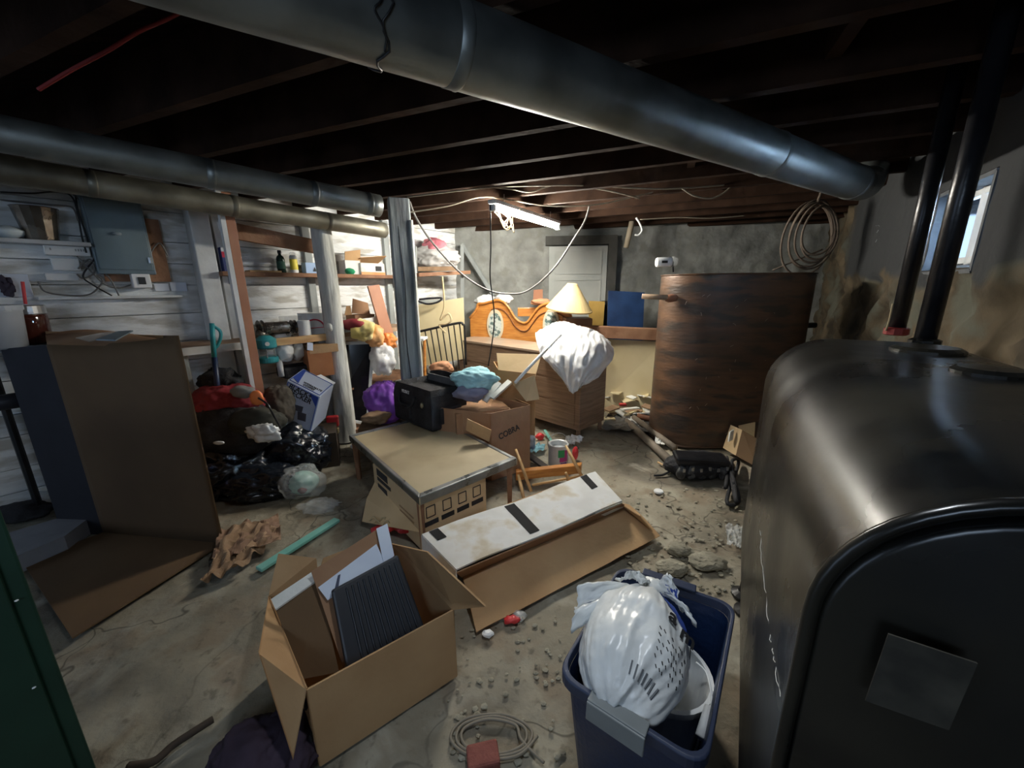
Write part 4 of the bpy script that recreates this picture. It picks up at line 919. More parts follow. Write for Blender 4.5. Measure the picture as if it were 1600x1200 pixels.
# wall devices
def wallbox(name, x0, y0, x1, y1, dep, m_, label, cat, extra=None):
    a, b = L(x0, (y0+y1)/2, .01), L(x1, (y0+y1)/2, .01); zt1, zb1 = L((x0+x1)/2, y0, .01).z, L((x0+x1)/2, y1, .01).z
    a.z = b.z = 0; t = thing(name, lerp(a, b, .5)+UPZ*zb1, label, cat)
    MB().hexa([p+UPZ*z for z in (zb1, zt1) for p in (a, b, b+LN*dep, a+LN*dep)]).build('case', m_, t, bevel=.006)
    return t, a, b, zb1, zt1
t, a, b, z0, z1 = wallbox('telephone_box', 68, 384, 139, 400, .05, whitep, 'long white telephone junction box, topmost of three on the left wall', 'junction box')
m = MB(); f = lambda u, z: lerp(a, b, u)+UPZ*z+LN*.052
for u in (.12, .66, .72, .78, .84, .90): m.quad(f(u, z0+.03), f(u+.035, z0+.03), f(u+.035, z0+.045), f(u, z0+.045), .002)
m.build('faint_print', mat('grey_print', (.3, .32, .33)), t)
wallbox('telephone_box', 80, 404, 124, 423, .04, whitep, 'small white junction box in the middle of three on the left wall', 'junction box')
wallbox('telephone_box', 70, 427, 122, 439, .035, whitep, 'lowest of three white junction boxes on the left wall', 'junction box')
t, a, b, z0, z1 = wallbox('thermostat', 203, 428, 232, 450, .09, whitep, 'small white outlet box with dark face under the electrical panel', 'outlet box')
MB().box(lerp(a, b, .5)+UPZ*((z0+z1)/2)+LN*.091, (.04, .012, .05), rz(math.atan2(-LD.y, -LD.x))).build('face', ink, t)
wallbox('paper_tag', 241, 443, 264, 455, .006, paper, 'left of two pale paper tags pinned on the left wall', 'paper')
wallbox('paper_tag', 266, 441, 292, 455, .006, paper, 'right of two pale paper tags pinned on the left wall', 'paper')
t, a, b, z0, z1 = wallbox('printed_sheet', -10, 428, 48, 464, .006, paper, 'white sheet with a dark flower print propped at the left edge', 'paper')
MB().blob(lerp(a, b, .28)+UPZ*((z0+z1)/2-.01)+LN*.012, (.05, .012, .05), 9, .5, 4, sub=3).build('flower_print', mat('dark_plum_ink', (.04, .02, .03)), t)
tag(MB().tube([L(35, 440, .10), L(40, 475, .10)], .008, 8).build('red_stick', redp), 'thin red stick standing behind the glass jar', 'stick')
random.seed(14)
for k, (pts, lab) in enumerate((([(118, 305), (122, 330), (132, 360), (140, 385), (150, 400), (130, 430), (145, 445), (175, 462)], 'bundle of thin wires running down left of the electrical panel'),
                       ([(0, 300), (50, 302), (90, 300), (115, 312), (128, 370), (135, 395)], 'dark cable along the top of the left wall'),
                       ([(122, 420), (140, 405), (148, 425), (130, 435), (120, 428)], 'small loop of cable beside the junction boxes'),
                       ([(110, 300), (128, 318), (136, 345), (146, 372), (152, 392), (160, 420), (175, 440), (186, 462)], 'pale wire hugging the left side of the electrical panel'),
                       ([(0, 312), (40, 316), (80, 320), (112, 324), (122, 345)], 'thin pale wire above the metal bucket'),
                       ([(120, 400), (148, 430), (165, 445), (185, 450), (205, 445)], 'pale wire running from the junction boxes to the outlet box'),
                       ([(60, 440), (70, 455), (100, 461), (140, 460), (160, 440), (150, 430)], 'drooping wire under the lowest junction box'),
                       ([(228, 425), (236, 395), (248, 380), (256, 388), (262, 400)], 'thin wire curling right of the electrical panel'))):
    cable('wall_cable', [L(x, y, .06) for x, y in pts], .005, blackm if k < 2 else rubber, lab, 'cable')
# shelves on left wall (things)
def shelf(x0, y0, x1, y1, depth, th, m_, label, name='wall_shelf', back=.0, brackets=()):
    a, b = L(x0, y0, depth), L(x1, y1, depth); z = (a.z+b.z)/2; a.z = b.z = z
    t = thing(name, lerp(a, b, .5), label, 'shelf')
    MB().hexa([a-UPZ*th, b-UPZ*th, b-UPZ*th-LN*(depth-.005), a-UPZ*th-LN*(depth-.005), a, b, b-LN*(depth-.005), a-LN*(depth-.005)]).build('plank', m_, t, bevel=.003)
    for u in brackets:
        p = lerp(a, b, u)-UPZ*th
        MB().prism([p-LN*(depth-.01), p-LN*.06, p-LN*(depth-.01)-UPZ*.14], (b-a).normalized()*.03).build('bracket', greyw, t)
    return z, a, b
zs1, _, _ = shelf(-30, 371, 141, 377, .16, .025, mat('grey_white_shelf', (.38, .40, .42), (.5, .52, .54), .7), 'short white shelf on the left wall holding a metal bucket')
zl1, _, _ = shelf(60, 467, 285, 459, .07, .018, white, 'thin ledge running under the electrical panel')
zs2, sa, sb = shelf(348, 427, 634, 428, .24, .035, brownw, 'long brown shelf above the workbench holding bottles and boxes', brackets=(.04, .55, .97))
# bucket + bowl on the short shelf
def on(px, py, z): return P(px, py, z)
def shelf_pt(px, z, depth): # point at height z on the plane `depth` in front of the left wall, in pixel column px
    lo, hi = 100.0, 1150.0
    for _ in range(40):
        mid = (lo+hi)/2
        if L(px, mid, depth).z > z: lo = mid
        else: hi = mid
    return L(px, lo, depth)
p = shelf_pt(68, zs1, .09)
t = thing('metal_bucket', p, 'dented brown metal bucket on the short left shelf', 'bucket')
MB().lathe([(.070, 0), (.072, .01), (.10, .19), (.105, .195), (.095, .19), (.068, .01)], p, seg=14).build('body', mat('bronze_metal', (.16, .13, .10), (.28, .24, .2), .25, .9, scale=8, rvar=.1), t)
MB().tube([p+Vector((-.1, 0, .19)), p+Vector((-.105, 0, .19))], .006, 6).build('ear', steel, t)
p = shelf_pt(16, zs1, .09)
tag(MB().lathe([(.03, 0), (.06, .02), (.075, .045), (.05, .06), (.02, .075), (0, .078)], p, seg=24).build('bowl', mat('pale_ceramic', (.6, .68, .72), rough=.2), smooth=True), 'upturned pale ceramic bowl on the short left shelf', 'bowl')
# items on the long shelf
def sp(px, dep=.14): return shelf_pt(px, zs2, dep)
def item_box(name, px0, px1, h, dep0, dep1, m_, label, cat, z=None):
    z = zs2 if z is None else z
    a, b = shelf_pt(px0, z, dep1), shelf_pt(px1, z, dep1); t = thing(name, lerp(a, b, .5), label, cat)
    MB().hexa([p+UPZ*k for k in (0, h) for p in (a, b, b-LN*(dep1-dep0), a-LN*(dep1-dep0))]).build('body', m_, t, bevel=.003)
    return t, a, b
t, a, b = item_box('small_box', 351, 371, .19, .10, .17, mat('navy_print', (.03, .05, .18), (.06, .08, .25), .5), 'blue box with red and white top band at the left end of the long shelf', 'box')
f = lambda u, z: lerp(a, b, u)+UPZ*z+LN*.003
MB().quad(f(0, .155), f(1, .155), f(1, .188), f(0, .188), .003).build('white_band', whitep, t); MB().quad(f(0, .11), f(1, .11), f(1, .155), f(0, .155), .003).build('red_band', inkr, t)
p = sp(441); t = thing('oil_bottle', p, 'dark green black bottle on the long shelf', 'bottle')
MB().lathe([(.032, 0), (.036, .006), (.036, .12), (.03, .14), (.014, .155), (.013, .17)], p, seg=24, sq=.8).build('body', mat('dark_bottle', (.012, .03, .022), rough=.25), t, smooth=True)
MB().lathe([(.016, .168), (.016, .195), (0, .197)], p, seg=16).build('cap', blackp, t)
MB().lathe([(.0368, .035), (.0368, .10)], p, seg=24, sq=.8).build('label', mat('dark_green_label', (.03, .09, .06)), t)
p = sp(461); t = thing('spray_can', p, 'yellow and white spray can right of the dark bottle', 'spray can')
MB().lathe([(.030, 0), (.032, .004), (.032, .145), (.024, .16)], p, seg=24).build('body', whitep, t, smooth=True)
MB().lathe([(.0325, .03), (.0325, .125)], p, seg=24).build('label', mat('yellow_label', (.75, .60, .05), (.8, .68, .1), .5), t)
MB().lathe([(.026, .158), (.026, .18), (.012, .188), (0, .188)], p, seg=20).build('cap', clear, t, smooth=True)
t, a, b = item_box('small_box', 479, 498, .10, .07, .16, mat('sky_blue_card', (.25, .38, .62), (.3, .44, .68), .5), 'small sky blue box on the long shelf left of the log post', 'box')
f = lambda u, z: lerp(a, b, u)+UPZ*z+LN*.003
MB().prism([f(.55, .02), f(.85, .02), f(.7, .06)], LN*.002).build('dark_triangle', ink, t)
item_box('small_box', 500, 506, .07, .08, .15, blackp, 'narrow black box beside the sky blue box', 'box')
t, a, b = item_box('light_bulb_box', 565, 602, .12, .05, .2, cardw, 'white printed box with orange base on the long shelf right of the log post', 'box')
f = lambda u, z: lerp(a, b, u)+UPZ*z+LN*.003
MB().quad(f(0, 0), f(1, 0), f(1, .028), f(0, .028), .003).build('orange_band', orangep, t); MB().quad(f(.6, .04), f(.85, .04), f(.85, .09), f(.6, .09), .003).build('dark_window', ink, t)
flapq(t, [a+UPZ*.12-LN*.14, b+UPZ*.12-LN*.14, b+UPZ*.2+LN*.05, a+UPZ*.17+LN*.02], card)
t, a, b = item_box('cardboard_box', 541, 565, .14, .04, .17, cardw, 'white box with open brown flap and black edge on the long shelf', 'cardboard box')
flapq(t, [a+UPZ*.14, b+UPZ*.14, b+UPZ*.25+LN*.02, a+UPZ*.22+LN*.02], card)
p = sp(547, .2); tag(MB().blob(p+UPZ*.028, (.05, .02, .03), 4, .2, 2, sub=3).build('green_pouch', mat('green_cloth', (.03, .36, .16), rough=.6), smooth=True), 'small green pouch on the long shelf edge', 'pouch')
tag(MB().box(sp(412, .15)+UPZ*.008, (.25, .12, .015), rz(math.atan2(-LD.y, -LD.x))).build('wood_scrap', wood), 'flat bare wood strip on the long shelf left of the dark bottle', 'wood')
# brown beam & insulation sheet above
t = tag(board(MB(), L(350, 358, .35), L(505, 388, .35), .12, .05).build('header_board', brownw, bevel=.004), 'sagging brown header board under the farther duct', 'board')
tag(MB().grid(lambda u, v: lerp(L(420, 371, .37), L(505, 382, .37), u)+UPZ*(-.03*v+.015*math.sin(u*14)*v), 16, 4).build('torn_insulation', kraft, solid=.004), 'torn brown paper hanging from the header board', 'paper')
t = tag(MB().quad(L(338, 347, .36), L(354, 345, .36), L(357, 358, .36), L(342, 360, .36), .008).build('switch_box', whitep), 'small white tag hanging beneath the farther duct', 'tag')
# vertical brown board in front of the bench and white one
a = L(382, 372, .62); b = L(412, 600, .62)
t = thing('upright_board', (lerp(a, b, .8).x, lerp(a, b, .8).y, .3), 'reddish brown upright board with one white edge in front of the workbench', 'board')
aa = L(382, 480, .62); board(MB(), (aa.x, aa.y, .25), (aa.x, aa.y, 2.12), .06, .05, LD).build('board', redw, t, bevel=.003)
board(MB(), (aa.x+LD.x*.045, aa.y+LD.y*.045, .25), (aa.x+LD.x*.045, aa.y+LD.y*.045, 2.12), .03, .05, LD).build('white_edge', white, t)
# workbench
bzw = 1.05
wa_, wb_ = P(250, 541, bzw), P(398, 513, bzw); wc_ = P(518, 507, bzw); wd_ = P(640, 497, bzw)
wa_, wb_, wc_, wd_ = [shelf_pt(px, bzw, .5) for px in (270, 400, 520, 650)]
t = thing('workbench', lerp(wa_, wd_, .5)*1.0-UPZ*bzw, 'long wooden workbench along the whitewashed left wall', 'workbench')
MB().hexa([p+UPZ*z for z in (-.04, 0) for p in (wa_, wd_, wd_-LN*.47, wa_-LN*.47)]).build('bench_top', mat('bench_wood', (.30, .18, .11), (.42, .28, .18), .7, scale=4), t)
MB().hexa([p+UPZ*z for z in (-.05, .005) for p in (wa_, wb_, wb_+LN*.02, wa_+LN*.02)]).build('white_edge', white, t)
MB().hexa([p+UPZ*z for z in (-.05, .01) for p in (wb_+(wc_-wb_)*.15, wc_, wc_+LN*.03, wb_+(wc_-wb_)*.15+LN*.03)]).build('pine_edge', wood, t)
for u in (.02, .5, .98):
    p = lerp(wa_, wd_, u)-LN*.05; board(MB(), (p.x, p.y, 0), (p.x, p.y, bzw-.04), .07, .07, LD).build('leg', greyw, t)
m = MB(); p0, p1 = lerp(wa_, wd_, .4)-UPZ*.55, wd_-UPZ*.55; m.hexa([p+UPZ*z for z in (-.02, 0) for p in (p0, p1, p1-LN*.42, p0-LN*.42)]); m.build('lower_shelf', brownw, t)
def bp(px, dep=.3, z=bzw): return shelf_pt(px, z, dep)
# motor with pulleys
c = bp(440, .40)+UPZ*.085; t = thing('electric_motor', bp(440, .40), 'greasy electric motor with pulleys on the workbench', 'motor'); ax_ = -LD
MB().lathe([(0, -.12), (.05, -.12), (.055, -.10), (.055, .06), (.04, .08), (0, .08)], c, ax_, 24).build('housing', mat('greasy_steel', (.10, .09, .08), (.30, .28, .25), .3, .8, scale=12, rvar=.12), t, smooth=False)
for o_, r_ in ((-.15, .075), (-.19, .05), (.11, .06)):
    MB().lathe([(.015, -.015), (r_, -.015), (r_*.85, 0), (r_, .015), (.015, .015)], c+ax_*o_, ax_, 24).build('pulley', MATS['greasy_steel'], t)
MB().tube([c-ax_*.22, c+ax_*.15], .01, 10).build('shaft', steel, t); MB().box(c-UPZ*.065, (.16, .09, .03), rz(math.atan2(-LD.y, -LD.x))).build('mount', MATS['greasy_steel'], t)
p = bp(409, .42); tag(MB().blob(p+UPZ*.045, (.05, .05, .045), 6, .35, 3, sub=3).build('scrap_metal', MATS['greasy_steel'], smooth=True), 'dark lump of scrap metal left of the motor on the workbench', 'scrap')
p = bp(477, .46); t = thing('paper_towel_can', p, 'white cylindrical can right of the motor on the workbench', 'can')
MB().lathe([(.048, 0), (.050, .005), (.050, .135), (.046, .14), (0, .14)], p, seg=28).build('body', whitep, t, smooth=False)
t, a, b = item_box('white_box', 484, 509, .19, .2, .4, whitep, 'white box with a red arc printed on it at the far end of the bench', 'box', z=bzw)
m = MB(); cc_ = lerp(a, b, .35)+UPZ*.06+LN*.003; e_ = (b-a).normalized()
m.tube([cc_+e_*.09*math.cos(R(x))+UPZ*.075*math.sin(R(x)) for x in range(-5, 140, 10)], .006, 6).tube([cc_+e_*.09, cc_-e_*.05], .003, 6); m.build('red_arc', inkr, t)
tag(MB().box(bp(458, .22)+UPZ*.085, (.16, .14, .17), rz(.9)).build('clear_case', clear, bevel=.01), 'clear plastic case behind the motor', 'case')
# cardboard pieces & white beam
tag(board(MB(), bp(536, .5)+UPZ*.05, bp(592, .5)+UPZ*.08, .10, .05).build('white_beam', white, bevel=.004), 'white painted beam lying across the bench right of the log post', 'beam')
c = bp(565, .3); t = thing('torn_box', c, 'torn open brown box on the bench behind the white beam', 'cardboard box')
MB().box(c+UPZ*.09, (.22, .18, .12), rz(.9)).build('body', card3, t)
MB().prism([bp(552, .25)+UPZ*.16, bp(580, .25)+UPZ*.14, bp(578, .25)+UPZ*.26, bp(556, .25)+UPZ*.31], LN*.006).build('flap', card3, t)
MB().prism([bp(541, .3)+UPZ*.15, bp(552, .3)+UPZ*.15, bp(551, .3)+UPZ*.24, bp(545, .3)+UPZ*.24], LN*.006).build('flap', card, t)
tag(board(MB(), L(583, 446, .50), L(612, 545, .62), .13, .02, LD).build('reddish_plank', redw), 'smooth reddish plank leaning against the wall beside the square post', 'plank')
tag(MB().hexa([p+UPZ*z for z in (0, .22) for p in (bp(588, .45), bp(597, .45), bp(597, .3), bp(588, .3))]).build('dark_box', mat('slate_grey', (.08, .10, .11))), 'dark slate grey box on the bench beside the reddish plank', 'box')
# bags hanging at the bench
tag(MB().blob(L(566, 516, .62), (.11, .10, .09), 14, .22, 3, sub=4, folds=.06).build('yellow_bag', yellow, smooth=True), 'yellow plastic bag knotted on top, above the dark framed pane', 'bag')
tag(MB().blob(L(585, 524, .62), (.09, .08, .10), 15, .22, 4, sub=4).build('peach_bag', peach, smooth=True), 'peach coloured crumpled bag right of the yellow bag', 'bag')
tag(MB().blob(L(607, 532, .60), (.07, .06, .07), 16, .3, 5, sub=4).build('orange_net_bag', mat('orange_net2', (.85, .30, .08), rough=.5, bump=.4), smooth=True), 'small orange net bag against the square post', 'bag')
tag(MB().blob(L(552, 507, .58), (.11, .07, .05), 17, .2, 3, sub=3).build('red_cloth', redc, smooth=True), 'dark red cloth behind the yellow bag', 'cloth')
tag(MB().blob(L(598, 562, .62), (.11, .09, .15), 18, .25, 4, sub=4).build('clear_bag', plast, smooth=True), 'crinkled clear plastic bag hanging right of the dark framed pane', 'bag')
# framed dark pane behind the log post
fa = [D(516, 537, 3.72), D(583, 535, 3.85), D(574, 662, 3.72), D(514, 650, 3.6)]
t = thing('window_sash', (fa[2].x-.15, fa[2].y, .1), 'tall white framed dark glass pane standing behind the log post', 'window sash')
MB().quad(*fa, .012).build('glass', glassd, t)
m = MB()
for i in range(4): board(m, fa[i], fa[(i+1) % 4], .03, .03, (1, .3, 0) if i % 2 else (0, 0, 1))
m.build('frame', white, t, bevel=.003)
tag(MB().box((fa[2].x-.12, fa[2].y+.0, fa[2].z/2-.01), (.42, .26, max(.05, fa[2].z-.02)), rz(.3)).build('wooden_block', brownw), 'brown crate under the dark framed pane', 'crate')
# under the bench
def lath(name, px, py, Y, prof, m_, label, cat, seg=24):
    p = D(px, py, Y); t = thing(name, p, label, cat); return t, p
p = shelf_pt(419, .0, .5); 
def under(px, py, dep): return L(px, py, dep)
p = under(420, 566, .5); t = thing('camp_lantern', p, 'teal camping lantern under the workbench', 'lantern')
MB().lathe([(.07, 0), (.075, .01), (.075, .04), (.06, .05)], p, seg=24).build('base', tealm, t); MB().lathe([(.055, .05), (.055, .12)], p, seg=24).build('globe', clear, t, smooth=True)
MB().lathe([(.072, .12), (.078, .13), (.078, .19), (.04, .22), (0, .225)], p, seg=24).build('top', tealm, t); MB().lathe([(0, 0), (.017, .002), (.015, .006)], p+Vector((.05, -.06, .16)), (.6, -.8, 0), 16).build('dial', whitep, t)
m = MB()
for k in range(6): a_ = k*math.pi/3; m.tube([p+Vector((.066*math.cos(a_), .066*math.sin(a_), .04)), p+Vector((.066*math.cos(a_), .066*math.sin(a_), .13))], .004, 6)
m.build('cage', steel, t)
tag(MB().blob(under(443, 548, .45), (.075, .06, .095), 19, .15, 3, sub=4).build('white_sack', whitep, smooth=True), 'white lumpy sack right of the teal lantern under the bench', 'bag')
tag(MB().blob(under(463, 546, .42), (.06, .05, .09), 20, .15, 3, sub=4).build('cream_sack', paperw, smooth=True), 'cream patterned sack next to the white sack under the bench', 'bag')
tag(MB().box(under(466, 578, .4), (.3, .2, .1), rz(.9)).build('dark_case', black, bevel=.02), 'black case under the sacks', 'case')
tag(MB().lathe([(.022, 0), (.024, .12), (.012, .15), (0, .152)], under(440, 588, .48), seg=18).build('white_bottle', whitep, smooth=True), 'small white bottle under the bench below the white sack', 'bottle')
t = thing('wooden_crate', under(498, 575, .5), 'orange brown wooden crate under the bench left of the log post', 'crate')
MB().box(under(497, 565, .5), (.2, .2, .24), rz(.7)).build('body', mat('crate_wood', (.38, .14, .05), (.46, .19, .07), .6), t); MB().box(under(501, 543, .5)+UPZ*.0, (.24, .22, .07), rz(.7)).build('cardboard_lid', card, t)
MB().quad(under(480, 535, .62), under(489, 536, .62), under(489, 548, .62), under(480, 547, .62), .004).build('printed_label', paper, t)
# drums under the bench, shovel
for k, (px, lab, h) in enumerate(((345, 'stained pale drum under the bench, left of the pair', .62), (383, 'stained pale drum under the bench, right of the pair', .55))):
    p = shelf_pt(px, 0, .28); t = thing('drum', p, lab, 'drum', None); r_ = .13
    MB().lathe([(r_, 0), (r_, h*.33), (r_*1.03, h*.34), (r_, h*.36), (r_, h*.66), (r_*1.03, h*.67), (r_, h*.69), (r_, h), (r_*.9, h+.005), (0, h+.005)], p, seg=30).build('shell', mat('stained_drum', (.10, .10, .09), (.45, .46, .42), .6, scale=4, stretch=(2, 2, .4)), t, smooth=False)
sh0 = L(331, 508, .66); t = thing('shovel', L(352, 640, .7), 'shovel with a teal D grip standing against the workbench', 'shovel')
m = MB().tube([L(331, 505, .66), L(333, 535, .66), L(335, 560, .66)], .016, 10); m.tube(smooth_curve([L(331, 508, .66), L(343, 516, .66), L(345, 526, .66), L(340, 540, .66), L(334, 545, .66)], 5), .011, 8); m.build('grip', tealm, t, smooth=True)
MB().tube([L(335, 558, .66), L(345, 650, .66)], .018, 10).build('shaft', mat('navy_shaft', (.01, .02, .06), rough=.4), t, smooth=True)
# BLACK+DECKER box
Yb = 3.05
v = {'A': D(449, 594, Yb), 'B': D(474, 576, Yb+.22), 'Cc': D(521, 602, Yb+.18), 'Dd': D(500, 620, Yb-.03)}
Aq, Bq, Cq, Dq = v['A'], v['B'], v['Cc'], v['Dd']; Cq = Bq+Dq-Aq
down = (D(486, 676, Yb-.12)-Dq)
t = thing('appliance_carton', (Dq.x, Dq.y, max(0, Dq.z+down.z)), 'tilted white and blue coffee maker box beside the log post', 'cardboard box')
whb = mat('pale_blue_white_card', (.42, .48, .60), (.50, .56, .68), .5, scale=2)
MB().hexa([p+down for p in (Aq, Dq, Cq, Bq)]+[Aq, Dq, Cq, Bq]).build('body', whb, t, bevel=.004)
nft = (Dq-Aq).cross(down).normalized(); nft = nft if nft.y < 0 else -nft
ntp = (Dq-Aq).cross(Bq-Aq).normalized(); ntp = ntp if ntp.z > 0 else -ntp
f = lambda u, w2: Aq+(Dq-Aq)*u+down*w2+nft*.003
tf = lambda u, w2: Aq+(Dq-Aq)*u+(Bq-Aq)*w2+ntp*.003
dn = down.normalized()
sz_ = (Dq-Aq).length
text('BLACK+', f(.08, .17), Dq-Aq, -dn, sz_*.19, ink, t); text('DECKER', f(.08, .31), Dq-Aq, -dn, sz_*.19, ink, t)
text('WORKMATE', tf(.35, .25), Dq-Aq, Bq-Aq, sz_*.10, ink, t); text('COFFEE', tf(.40, .12), Dq-Aq, Bq-Aq, sz_*.10, ink, t)
MB().prism([f(.68, .04), f(.95, .04), f(.95, .30)], nft*.002).build('blue_corner', inkb, t); MB().prism([tf(.05, .25), tf(.28, .1), tf(.12, .92), tf(.05, .9)], ntp*.002).build('blue_corner', inkb, t)
m = MB().quad(f(.30, .52), f(.62, .46), f(.62, .62), f(.30, .66), .003).quad(f(.5, .64), f(.75, .60), f(.78, .80), f(.55, .84), .003); m.build('product_print', mat('print_grey', (.06, .06, .08)), t)
m = MB()
for p_, q_ in (((.04, .04), (.96, .04)), ((.96, .04), (.96, .96)), ((.04, .04), (.04, .96))): m.tube([f(*p_), f(*q_)], .003, 4)
for p_, q_ in (((.04, .06), (.96, .06)), ((.96, .06), (.96, .94)), ((.04, .06), (.04, .94)), ((.04, .94), (.96, .94))): m.tube([tf(*p_), tf(*q_)], .003, 4)
m.build('border_print', inkb, t)
MB().quad(tf(.45, .95), tf(1.0, .95), tf(1.0, 1.1), tf(.5, 1.15), .004).build('torn_white_edge', whitep, t)
bbl = Dq+down; tag(MB().box((bbl.x-.1, bbl.y+.16, (bbl.z-.03)/2), (.42, .36, max(.05, bbl.z-.03)), rz(.4)).build('plinth_box', mat('dark_crate_brown', (.05, .035, .022), rough=.9)), 'dark brown box under the tilted white and blue carton', 'cardboard box')  # dark brown is the box's own colour
# sacks and bags heap
tag(MB().blob(D(440, 640, 3.0), (.13, .10, .19), 22, .15, 2.4, sub=5).build('grey_sack', mat('taupe_cloth', (.10, .085, .065), (.15, .125, .10), .85, bump=.2), smooth=True), 'taupe cloth sack leaning on the tilted white and blue carton', 'sack')
t = thing('tote_bag', D(365, 680, 2.7), 'slumped red and black tote bag below the shovel', 'bag')
MB().blob(D(358, 630, 2.72), (.21, .15, .14), 23, .25, 2.6, sub=5).build('red_top', redc, t, smooth=True)
MB().blob(D(365, 668, 2.66), (.30, .19, .19), 24, .14, 2.6, sub=5).build('black_base', black, t, smooth=True)
MB().tube(smooth_curve([D(404, 622, 2.55), D(418, 632, 2.5), D(428, 650, 2.5), D(438, 668, 2.5)], 6), .007, 8).build('strap', blackp, t, smooth=True)
MB().blob(D(401, 622, 2.58), (.045, .02, .05), 2, .15, 2, sub=3).build('orange_tab', orangep, t, smooth=True)
MB().blob(D(380, 612, 2.6), (.08, .04, .04), 6, .25, 2.6, sub=3).build('grey_lining', mat('grey_lining', (.25, .25, .24)), t, smooth=True)
tag(MB().blob(D(345, 597, 2.85), (.13, .09, .09), 25, .35, 3, sub=4).build('black_jacket', black, smooth=True), 'crumpled black jacket on top of the red and black tote bag', 'jacket')
tag(MB().blob(D(402, 660, 2.6), (.17, .10, .10), 26, .3, 3, sub=4).build('olive_cloth', mat('olive_black_cloth', (.03, .03, .022), (.05, .05, .04), .8), smooth=True), 'dark olive cloth right of the tote bag', 'cloth')
tag(MB().blob(Vector((-1.80, 2.92, .17)), (.27, .22, .20), 27, .20, 3.4, .7, sub=5, floor=0).build('garbage_bag', bagb, smooth=True), 'shiny black garbage bag nearest the log post', 'garbage bag')
tag(MB().blob(Vector((-2.12, 2.66, .14)), (.28, .24, .20), 28, .22, 3.4, .7, sub=5, floor=0).build('garbage_bag', bagb, smooth=True), 'shiny black garbage bag beside the huge appliance box', 'garbage bag')
tag(MB().blob(Vector((-1.86, 2.56, .09)), (.28, .15, .11), 29, .24, 3.6, .7, sub=5, floor=0).build('garbage_bag', bagb, smooth=True), 'low flattened black garbage bag in front of the other two', 'garbage bag')
tag(MB().blob(D(412, 676, 2.46), (.085, .03, .05), 33, .5, 4, sub=4).build('white_rag', whitep, smooth=True), 'crumpled white rag on the black garbage bags', 'rag')
tag(MB().blob(D(342, 692, 2.25), (.035, .01, .012), 3, .1, 2, sub=2).build('white_tag', whitep, smooth=True), 'small white tag lying on the black garbage bags', 'tag')
hb = P(460, 785)
t = thing('toy_bag', hb, 'clear plastic bag holding a pale green helmet, on the floor by the garbage bags', 'bag')
MB().blob(hb+Vector((0, .12, .095)), (.14, .13, .11), 34, .22, 3.5, sub=5, floor=0).build('film', clear, t, smooth=True)
MB().blob(hb+Vector((.01, .12, .09)), (.10, .095, .08), 35, .06, 2, sub=4, floor=0).build('helmet', mat('pale_mint', (.30, .56, .50), (.42, .64, .58), .4), t, smooth=True)
MB().blob(hb+Vector((.05, .03, .075)), (.03, .02, .02), 5, sub=2).build('dark_mark', mat('maroon', (.15, .03, .04)), t, smooth=True)
w1 = P(498, 795); tag(MB().blob(w1+UPZ*.02, (.10, .06, .03), 36, .5, 4, sub=4, floor=0).build('plastic_wrapper', clear, smooth=True), 'crumpled clear wrapper on the floor right of the helmet bag', 'wrapper')
# kraft paper
def crump_sheet(name, quad, seed, amp, m_, label, cat, floor=0.004):
    m = MB()
    def fn(u, v):
        p = bil(quad, u, v); k = 1-2*abs(noise.noise(Vector((u*3.4+seed, v*3.4, seed))))
        e = amp*(.6*k+.5*noise.noise(Vector((u*6, v*6, seed*2)))); return Vector((p.x+.5*e*n2(p, 5), p.y+.5*e*n2(p, 5, 3), max(floor, p.z+e)))
    m.grid(fn, 30, 24); return tag(m.build(name, m_, smooth=False, solid=.002), label, cat)
crump_sheet('kraft_paper_bag', [P(316, 915, .03), P(385, 888, .04), P(440, 822, .05), P(365, 820, .07)], 2, .06, kraft, 'crumpled brown kraft paper bag on the floor beside the appliance box', 'paper bag')
crump_sheet('kraft_paper_sheet', [P(330, 880, .05), P(440, 850, .04), P(435, 805, .05), P(345, 832, .06)], 5, .05, mat('kraft_dark', (.24, .14, .09), (.34, .21, .13), .8), 'darker crumpled brown paper behind the kraft paper bag', 'paper')
t = tag(board(MB(), P(404, 890, .02), P(527, 812, .02), .05, .02, (1, 1, 0)).build('mint_strip', mint, bevel=.004), 'long mint green plastic strip lying on the floor', 'strip')
tag(MB().tube(smooth_curve([P(200, 1198, .012), P(240, 1190, .015), P(270, 1165, .014), P(300, 1145, .014), P(333, 1124, .01)], 6), [.012]*25, 7).build('dead_branch', mat('dark_bark', (.05, .035, .025), (.09, .065, .045), .9), smooth=True), 'thin dark branch on the floor at the bottom left', 'branch')
# purple trousers at the bottom
m = MB(); m.blob(P(395, 1185, .07), (.11, .10, .08), 44, .2, 2.5, sub=5, floor=0); m.blob(P(452, 1165, .06), (.10, .12, .08), 45, .2, 2.6, sub=5, floor=0)
tag(m.build('plum_garment', plum, smooth=True), 'dark plum garment bunched under the left flap of the foreground box', 'garment')

